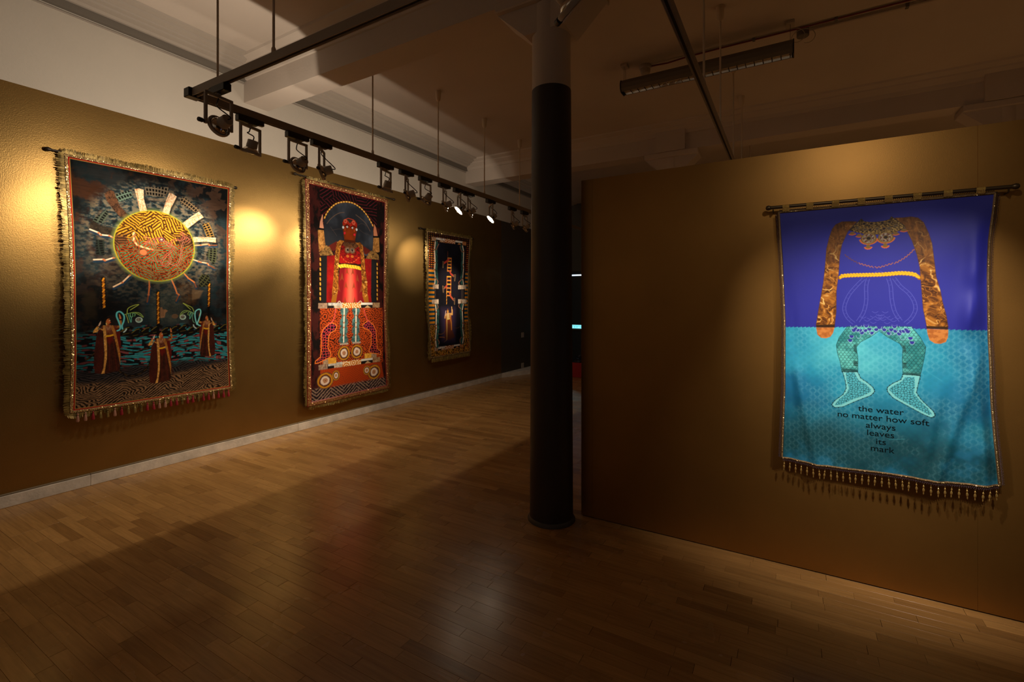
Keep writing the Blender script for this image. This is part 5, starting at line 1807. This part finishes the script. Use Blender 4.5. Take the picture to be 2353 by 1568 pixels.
cl4 = Cloth('R', q('-55,2047 -39,1756 -26,1427') + q('-27,1036 -39,642'), q('848,2053 832,1894 828,1833 826,1584') + q('830,1352 836,1099 848,848 864,652'), off4,
            lambda s: -14 * np.sin(np.pi * np.clip(s, 0, 1)) * (1 + .5 * np.sin(9 * s)))
t4 = thing('tapestry', 'deep blue and turquoise hanging with headless figure and printed words on the partition', 'tapestry', (.4, PY - .05, .65))


def paint4(p, s, t):
    u, v = p.u, p.v
    sea = Q4['sea']
    zl = np.interp(u, [a[0] for a in sea], [a[1] for a in sea])
    sc = ((u / 19) % 1)
    edge = zl - 6 * (1 - sc) ** 1.5
    w = (fbm(u / 60, v / 60, 301) - .5)
    blue = ramp(.5 + .25 * (fbm(u / 400, v / 400, 302) - .5), (0, (34, 36, 128)), (1, (56, 60, 186)))
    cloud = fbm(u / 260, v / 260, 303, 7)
    cen = np.exp(-((u - Q4['mid'][0][0]) / 300) ** 2 - ((v - Q4['mid'][0][1] - 90) / 330) ** 2)  # brighter middle painted in: print hue together with the lamp's pool
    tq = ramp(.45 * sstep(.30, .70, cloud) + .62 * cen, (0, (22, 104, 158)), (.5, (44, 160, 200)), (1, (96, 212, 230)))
    deep = sstep(Q4['deep'][0][1], Q4['deep'][1][1], v + 150 * (cloud - .5))[:, None]  # darker bottom: print clouds plus lamp falloff put into the colour
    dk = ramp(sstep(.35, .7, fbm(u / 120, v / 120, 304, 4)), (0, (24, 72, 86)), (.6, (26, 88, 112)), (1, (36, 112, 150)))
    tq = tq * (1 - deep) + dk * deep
    # damask: rows of scalloped rosettes, mirrored about the middle
    mx = Q4['mid'][0][0]
    x = np.abs(u - mx)
    yy = v
    for dx, dy in ((0, 0), (20, 17)):
        gx, gy = ((x + dx + 7 * w) % 40) - 20, ((yy + dy + 9 * w) % 34) - 17
        r = (np.hypot(gx, gy) + 1.1 * np.sin(np.arctan2(gy, gx) * 8)) * 1.36
        a = ((np.exp(-((r - 17) / 1.7) ** 2) + .7 * np.exp(-((r - 22.5) / 1.3) ** 2) + .6 * np.exp(-((r - 9) / 1.6) ** 2) * (np.abs(w) > .06)) * .22 * sstep(.35, .6, fbm(u / 110, v / 110, 305) + .05))[:, None] * (1 - .5 * deep)
        tq = tq * (1 - a) + lin((128, 214, 226)) * a
        fill = (sstep(13, 10, r) * .10)[:, None]
        tq = tq * (1 - fill) + lin((36, 124, 132)) * fill
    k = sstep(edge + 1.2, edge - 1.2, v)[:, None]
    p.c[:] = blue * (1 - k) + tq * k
    # sleeves
    fo = gold_foil(58, 310)
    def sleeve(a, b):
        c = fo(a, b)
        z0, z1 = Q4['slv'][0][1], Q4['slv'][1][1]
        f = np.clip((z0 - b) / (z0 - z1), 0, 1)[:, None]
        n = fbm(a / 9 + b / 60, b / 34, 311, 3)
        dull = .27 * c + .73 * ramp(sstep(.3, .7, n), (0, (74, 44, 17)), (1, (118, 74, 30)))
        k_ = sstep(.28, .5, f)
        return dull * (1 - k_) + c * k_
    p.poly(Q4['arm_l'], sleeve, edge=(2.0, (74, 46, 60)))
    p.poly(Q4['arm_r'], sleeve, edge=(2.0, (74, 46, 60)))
    p.poly(Q4['cuff_l'], (58, 34, 14))
    p.poly(Q4['cuff_r'], (58, 34, 14))
    skin = lambda a, b: ramp(sstep(.3, .7, fbm(a / 14, b / 14, 312)), (0, (176, 100, 44)), (1, (212, 134, 66)))
    p.poly(Q4['end_l'], skin)
    p.poly(Q4['end_r'], skin)
    # collar necklace
    jew = lambda a, b: ramp(sstep(.25, .75, fbm(a / 5, b / 5, 313, 3)), (0, (40, 28, 16)), (.6, (106, 80, 42)), (1, (178, 146, 84)))
    p.poly(Q4['collar'], jew, edge=(2.4, (40, 30, 30)))
    for k_ in ('row1', 'row2', 'row3'):
        p.rope(Q4[k_], 6, 7, [(150, 116, 52), (70, 50, 30)], smooth=True)
    for a in Q4['stones']:
        p.disc(a, 9, 8, (130, 100, 66))
        p.disc(a, 6.6, 6, (34, 18, 22))
    for a in Q4['ros']:
        p.disc(a, 12, 9, (120, 96, 60), r0=.6)
        p.disc(a, 6, 5, (82, 70, 60))
    for a in Q4['bits']:
        p.poly([(a[0] - 14, a[1] - 4), (a[0] - 6, a[1] + 7), (a[0] + 6, a[1] + 7), (a[0] + 14, a[1] - 4), (a[0], a[1] - 9)], (124, 92, 44))
        p.stroke([(a[0] - 14, a[1] - 6), (a[0], a[1] - 10), (a[0] + 14, a[1] - 6)], 4.5, (206, 96, 48), smooth=True)
    for (c0, e0) in (Q4['med1'], Q4['med2']):
        r = abs(e0[0] - c0[0])
        for i in range(15):
            a = math.pi * (1.08 + .84 * i / 14)
            p.disc((c0[0] + math.cos(a) * r * 1.28, c0[1] + math.sin(a) * r * 1.05), 5, 5, (206, 92, 46) if i % 2 else (190, 120, 50))
        p.disc(c0, r * 1.18, r * 1.02, (104, 80, 42))
        p.disc(c0, r, r * .95, lambda a, b: ramp(sstep(.3, .7, fbm(a / 4, b / 4, 314, 2)), (0, (70, 56, 48)), (.6, (120, 100, 78)), (1, (164, 150, 140))))
        p.disc(c0, r, r * .95, (150, 120, 66), r0=.88)
        for i in range(12):
            a = i * math.pi / 6
            p.disc((c0[0] + math.cos(a) * r * .68, c0[1] + math.sin(a) * r * .64), 3.4, 3.4, (160, 146, 138) if i % 2 else (110, 44, 40))
        p.disc(c0, r * .42, r * .38, (136, 106, 60))
        p.disc(c0, r * .32, r * .29, (30, 16, 18))
        b = (c0[0] - 2, c0[1] - r * 1.62)
        p.poly([(b[0] - 4, b[1] + 14), (b[0] + 4, b[1] + 14), (b[0] + 14, b[1] - 4), (b[0], b[1] - 10), (b[0] - 14, b[1] - 4)], (130, 100, 44))
        for i in range(6):
            a = math.pi * (1.1 + .8 * i / 5)
            p.disc((b[0] + math.cos(a) * 15, b[1] + 2 + math.sin(a) * 12), 3.6, 3.6, (226, 108, 52))
    # thin wavy chain
    P_ = np.array(chain(Q4['chain'], 10))
    L = np.concatenate([[0], np.cumsum(np.hypot(*np.diff(P_, axis=0).T))])
    ls = np.arange(0, L[-1], 1.6)
    cx, cz = np.interp(ls, L, P_[:, 0]), np.interp(ls, L, P_[:, 1])
    zig = 3.6 * np.sin(ls / 15 * 2 * math.pi)
    pts = list(zip(cx, cz + zig))
    for a, b in ((0, .22), (.23, .42), (.43, .56), (.565, .66), (.67, .78), (.79, .98)):
        i0, i1 = int(a * len(pts)), int(b * len(pts))
        p.stroke(pts[i0:i1], 3.0, (176, 104, 52) if .2 < a < .9 else (104, 62, 44))
    # plaited belt
    B_ = np.array(chain(Q4['belt'], 10))
    L = np.concatenate([[0], np.cumsum(np.hypot(*np.diff(B_, axis=0).T))])
    n = 26
    p.stroke([tuple(a) for a in B_], 15, (150, 92, 8))
    for lane, ph in ((1, 0), (-1, .5)):
        for i in range(n):
            l0 = L[-1] * (i + ph * .9 + .05) / n
            l1 = l0 + L[-1] / n * 1.25
            if l1 > L[-1]:
                continue
            a = (np.interp(l0, L, B_[:, 0]), np.interp(l0, L, B_[:, 1]) + 6.5 * lane)
            b = (np.interp(l1, L, B_[:, 0]), np.interp(l1, L, B_[:, 1]) + .5 * lane)
            p.stroke([a, b], 10.5, (186, 122, 8))
            p.stroke([(a[0], a[1] + .8), (b[0], b[1] + .8)], 7, (250, 200, 36))
    # pale outline of the skirt: ribbons and scales
    for k_ in ('rib1', 'rib2', 'rib3', 'rib4'):
        A = np.array(chain(Q4[k_], 8))
        d = np.gradient(A, axis=0)
        nn_ = np.stack([-d[:, 1], d[:, 0]], 1) / (np.hypot(d[:, 0], d[:, 1])[:, None] + 1e-9)
        for sg_ in (-1, 1):
            p.stroke([tuple(a) for a in A + nn_ * sg_ * 7], 2.0, (92, 96, 206), alpha=.9)
        for i in range(3, len(A) - 2, 4):
            p.stroke([tuple(A[i] + nn_[i] * 4), tuple(A[i] - nn_[i] * 4)], 2, (84, 86, 190), alpha=.6)
    p.stroke(Q4['waist_arc'], 2, (88, 92, 200), smooth=True, alpha=.8)
    # scaled legs, mirrored
    def scales(a, b):
        xx = np.abs(a - mx)
        xx = xx + 5 * (fbm(a / 30, b / 30, 331) - .5)
        row = np.floor(b / 13)
        gx = ((xx + (row % 2) * 8.5) / 17) % 1 - .5
        gy = (b / 13) % 1
        r = np.hypot(gx * 1.15, (gy - .95) * .75)
        k1_ = sstep(.10, .03, np.abs(r - .52))
        base = ramp(sstep(.3, .7, fbm(a / 50, b / 50, 320)), (0, (48, 138, 144)), (1, (104, 206, 204)))
        k1_ = (k1_ * .85)[:, None]
        return base * (1 - k1_) + lin((16, 60, 66)) * k1_
    def feet(a, b):
        f1, f2, _ = voro(np.abs(a - mx) / 12, b / 12, 321, .8)
        k1_ = sstep(.18, .06, f2 - f1)[:, None]
        return lin((84, 188, 210)) * (1 - k1_) + lin((10, 36, 46)) * k1_
    for k_ in ('leg_l', 'leg_r'):
        p.poly(Q4[k_], scales, edge=(2.2, (24, 74, 78)))
    for k_ in ('shade1', 'shade2', 'shade3', 'shade4', 'shade5', 'shade6'):
        p.poly(Q4[k_], lambda a, b: ramp(sstep(.4, .6, vnoise(a / 30, b / 3, 322)), (0, (16, 44, 46)), (1, (40, 92, 96))), soft=5, alpha=.85)
    for k_ in ('foot_l', 'foot_r'):
        p.poly(Q4[k_], (132, 220, 228), edge=(2.4, (12, 42, 50)))
        c0 = np.mean(np.array(Q4[k_]), axis=0)
        p.poly(Q4[k_ + '_in'], feet)
        B2 = chain(Q4[k_] + [Q4[k_][0]], 6)
        for a in B2[::3]:
            p.disc(a, 2.6, 2.6, (14, 50, 60))
    # scales of the hips drawn in blue
    hip = Q4['hip']
    for i, a in enumerate(hip):
        for sg_ in (1, -1):
            c0 = (mx + sg_ * (a[0] - mx), a[1] + (0 if sg_ == 1 else 0))
            if i % 3 != 2:
                p.poly([(c0[0] - 9, c0[1] + 6), (c0[0] + 9, c0[1] + 6), (c0[0] + 8, c0[1] - 4), (c0[0], c0[1] - 9), (c0[0] - 8, c0[1] - 4)], (52, 50, 160))
            p.stroke([(c0[0] - 11, c0[1] + 4), (c0[0] - 7, c0[1] - 7), (c0[0], c0[1] - 11), (c0[0] + 7, c0[1] - 7), (c0[0] + 11, c0[1] + 4)], 1.8, (150, 190, 226), smooth=True)
    for i, a in enumerate(Q4['pale']):
        for sg_ in (1, -1):
            c0 = (mx + sg_ * (a[0] - mx), a[1])
            p.stroke([(c0[0] - 12, c0[1] + 3), (c0[0], c0[1] - 4), (c0[0] + 12, c0[1] + 3)], 2.2, (88, 90, 200), smooth=True, alpha=.85)
    for k_ in ('crease1', 'crease2'):
        p.stroke(Q4[k_], 2.4, (84, 190, 210), alpha=.35)


Q4 = {
    'sea': q('-24,1390 190,1396 396,1397 585,1397 828,1396'), 'deep': q('396,1063 396,779'), 'mid': q('408,1150'), 'slv': q('295,1969 295,1402'),
    'arm_l': q('311,1965 280,1969 243,1971 214,1957 198,1933 185,1889 172,1825 166,1735 158,1644 147,1567 134,1482 123,1401 136,1396 209,1400 217,1477 218,1592 228,1688 233,1783 243,1846 269,1914'),
    'arm_r': q('469,1971 502,1969 535,1971 563,1963 585,1938 604,1883 617,1829 622,1776 633,1657 648,1592 657,1528 670,1464 677,1406 666,1398 595,1406 581,1498 574,1617 569,1707 558,1773 539,1846 511,1917'),
    'cuff_l': q('124,1404 211,1409 210,1390 124,1390'), 'cuff_r': q('592,1410 676,1409 676,1394 631,1396 595,1396'),
    'end_l': q('124,1390 209,1392 202,1361 190,1340 169,1331 147,1333 130,1349'), 'end_r': q('595,1396 677,1394 676,1356 668,1332 648,1322 626,1323 606,1339 598,1368'),
    'collar': q('329,1979 340,1963 364,1957 395,1956 422,1958 448,1964 456,1979 473,1963 509,1927 512,1916 491,1904 468,1894 439,1887 399,1889 352,1891 314,1907 281,1918 275,1922'),
    'row1': q('323,1936 357,1930 399,1928 439,1930 482,1938'), 'row2': q('294,1916 345,1899 395,1898 439,1893 491,1905'), 'row3': q('338,1960 395,1952 448,1959'),
    'stones': q('341,1951 372,1949 418,1949 448,1952 366,1916 425,1918'), 'ros': q('396,1920 345,1919 445,1919 473,1930 311,1930'),
    'bits': q('289,1904 320,1890 473,1890 507,1905'), 'med1': q('360,1871 389,1860'), 'med2': q('432,1872 460,1861'),
    'chain': q('255,1788 285,1761 314,1742 347,1728 380,1717 409,1716 443,1728 473,1736 502,1755 527,1777 553,1810'),
    'belt': q('233,1662 243,1673 295,1676 346,1676 401,1676 445,1678 492,1681 539,1675 563,1662 567,1652'),
    'rib1': q('338,1656 305,1616 275,1572 256,1521 254,1483 269,1445 295,1417'), 'rib2': q('357,1656 349,1615 349,1540 338,1478 313,1427'),
    'rib3': q('442,1656 452,1613 457,1540 469,1479 492,1434'), 'rib4': q('466,1656 492,1613 525,1576 546,1534 551,1492 535,1450 511,1422'),
    'waist_arc': q('383,1683 391,1694 411,1694 418,1682'),
    'leg_l': q('266,1398 229,1336 217,1296 222,1251 234,1207 242,1151 259,1152 312,1156 313,1223 306,1289 324,1317 368,1347 401,1378 395,1402'),
    'leg_r': q('535,1405 570,1351 591,1303 586,1256 578,1208 569,1158 541,1158 500,1159 498,1235 500,1293 488,1316 437,1349 407,1375 403,1402'),
    'foot_l': q('245,1152 270,1153 311,1156 324,1125 351,1105 377,1080 384,1059 368,1036 333,1016 293,992 247,962 210,954 196,968 210,992 247,1029 261,1064 257,1103'),
    'foot_l_in': q('259,1150 297,1153 315,1113 346,1094 368,1069 368,1055 333,1030 288,1006 238,972 208,966 229,1000 263,1039 273,1065 263,1109'),
    'foot_r': q('500,1158 537,1158 569,1156 562,1118 554,1070 570,1040 594,1011 618,983 624,963 610,951 578,963 541,985 496,1011 459,1034 437,1064 437,1086 459,1109 492,1131'),
    'foot_r_in': q('509,1145 546,1148 548,1112 544,1066 566,1032 598,996 612,969 602,963 570,980 521,1009 471,1041 444,1073 450,1087 496,1123'),
    'shade1': q('243,1171 311,1168 312,1154 243,1149'), 'shade2': q('501,1171 569,1171 569,1156 501,1158'), 'shade3': q('293,1300 313,1309 306,1289 309,1256 295,1266'), 'shade4': q('492,1317 511,1304 515,1267 500,1275 500,1298'),
    'shade5': q('293,1216 312,1212 312,1185 293,1189'), 'shade6': q('500,1219 515,1220 515,1193 500,1192'),
    'hip': q('412,1397 425,1386 437,1400 444,1368 454,1387 459,1370 467,1404 471,1380 484,1388 486,1367 494,1380 498,1402 505,1381 515,1389 500,1346 521,1379 531,1346 525,1400 537,1324'),
    'pale': q('412,1462 429,1478 437,1454 420,1438 450,1443 463,1433 480,1449 437,1422 467,1412 403,1448'),
    'crease1': q('598,1178 653,1136'), 'crease2': q('442,815 507,827'), 'crease3': q('356,1553 492,1607'),
}
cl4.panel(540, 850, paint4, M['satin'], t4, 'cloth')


def ground_text(body, centre, height, parent):
    vs, fs = text_mesh(body, height)
    pts = []
    s_ax, t_ax = np.linspace(0, 1, 60), np.linspace(.6, 1, 60)
    for a in vs:
        u, v = centre[0] + a[0] * 1.12, centre[1] + a[1]
        t_ = .8
        for _ in range(6):
            l, r = cl4.at(0., t_)[0], cl4.at(1., t_)[0]
            s_ = (u - l) / (r - l)
            v0, v1 = cl4.at(s_, t_)[1], cl4.at(s_, t_ + .01)[1]
            t_ += (v - v0) / ((v1 - v0) / .01)
        d = float(cl4.off(np.float64(s_), np.float64(t_)))
        pts.append((u / 1000, PY - d - .0012, v / 1000))
    return link_mesh('lettering', pts, fs, M['letter'], parent)


for body, c0 in (('the water', q('408,962')[0]), ('no matter how soft', q('411,921')[0]), ('always', q('408,878')[0]),
                 ('leaves', q('407,839')[0]), ('its', q('409,798')[0]), ('mark', q('414,760')[0])):
    ground_text(body, c0, 43, t4)
cl4.band('hem_trim', -3, 9, .0025, M['trim_brown'], t4)
cl4.sequins('bead_trim', 0, 3, 3.2, .006, .5, M['sequin'], t4)


def bead_row(name, d, step, r, material):
    vs, fs = [], []
    for nm, ln, fn in cl4.sides():
        n = int(ln / step)
        for i in range(n):
            s, t = fn(np.float64((i + .5) / n), d + RNG.uniform(-.4, .4))
            c = cl4.world(s, t, .002)
            b = len(vs)
            vs += [(c[0] + r, c[1], c[2]), (c[0] - r, c[1], c[2]), (c[0], c[1] + r, c[2]), (c[0], c[1] - r, c[2]), (c[0], c[1], c[2] + r), (c[0], c[1], c[2] - r)]
            for x in ((0, 2, 4), (2, 1, 4), (1, 3, 4), (3, 0, 4), (2, 0, 5), (1, 2, 5), (3, 1, 5), (0, 3, 5)):
                fs.append(tuple(b + k for k in x))
    o = link_mesh(name, vs, fs, material, t4, False)
    o['kind'] = 'stuff'


bead_row('edge_beads', 13, 6.2, .0032, M['bead_dark'])
bead_row('edge_beads', 18, 8.0, .0024, M['bead_dark'])
for i in range(33):
    k_ = (i + .35) / 32.7
    b = cl4.world(np.float64(k_), np.float64(1 + 19 / 1400), .003)
    prof = [(.0008, 0), (.0008, -.009), (.0030, -.011), (.0042, -.016), (.0028, -.020), (.0012, -.022), (.0046, -.027), (.0056, -.034), (.0040, -.041), (.0016, -.043), (.0030, -.047), (.0026, -.053), (.0008, -.056)]
    hanging('bead_drop', b, prof, M['bead'], t4, RNG.gauss(0, .04), 7)
# bronze pole, ball ends, gold ribbon ties, wall hooks
pa, pb = Vector((-.098, PY - .052, 2.0785)), Vector((.905, PY - .052, 2.0775))
ax4 = (pb - pa).normalized()
rd4 = MB().lathe([(.0095, 0), (.0095, (pb - pa).length)], 18, axis_mtx(pa, ax4)).build('rod', M['rod_bronze'], t4, True)
for e, d in ((pa, -ax4), (pb, ax4)):
    MB().lathe([(.0096, -.001), (.012, .003), (.0145, .012), (.012, .021), (.006, .025), (.001, .026)], 18, axis_mtx(e, d)).build('ball_end', M['rod_bronze'], rd4, True)
    c = e - d * .012
    MB().tube([(c.x, PY - .001, c.z - .024), (c.x, PY - .048, c.z - .024), (c.x, PY - .052, c.z - .011)], .0035, 8).build('wall_hook', M['rod_bronze'], t4, True)
for x in q('-22,2074 94,2075 213,2077 327,2078 442,2079 557,2078 675,2077 794,2076'):
    cx = x[0] / 1000
    zz = 2.078
    T_ = MB()
    vs, fs = [], []
    n = 12
    w_ = .0165
    zc = cl4.at(min(max((cx * 1000 - cl4.L[0][0]) / (cl4.R[0][0] - cl4.L[0][0]), .01), .99), 0)[1] / 1000
    path = []
    for i in range(n + 1):
        a = -math.pi * .15 + math.pi * 1.3 * i / n
        path.append((PY - .052 - .0112 * math.cos(a - math.pi / 2) * 0 - .0112 * math.sin(a), zz + .0112 * math.cos(a)))
    loop = [(PY - .0405, zc + .002), (PY - .0405, zz)] + [(PY - .052 + .0115 * math.cos(math.pi * i / 10), zz + .0115 * math.sin(math.pi * i / 10)) for i in range(11)] + [(PY - .0635, zz - .004), (PY - .052, zc + .004)]
    for (yy, z_) in loop:
        vs += [(cx - w_ + RNG.uniform(-.001, .001), yy, z_), (cx + w_ + RNG.uniform(-.001, .001), yy, z_)]
    fs = [(2 * i, 2 * i + 1, 2 * i + 3, 2 * i + 2) for i in range(len(loop) - 1)]
    link_mesh('ribbon_tie', vs, fs, M['ribbon'], t4)
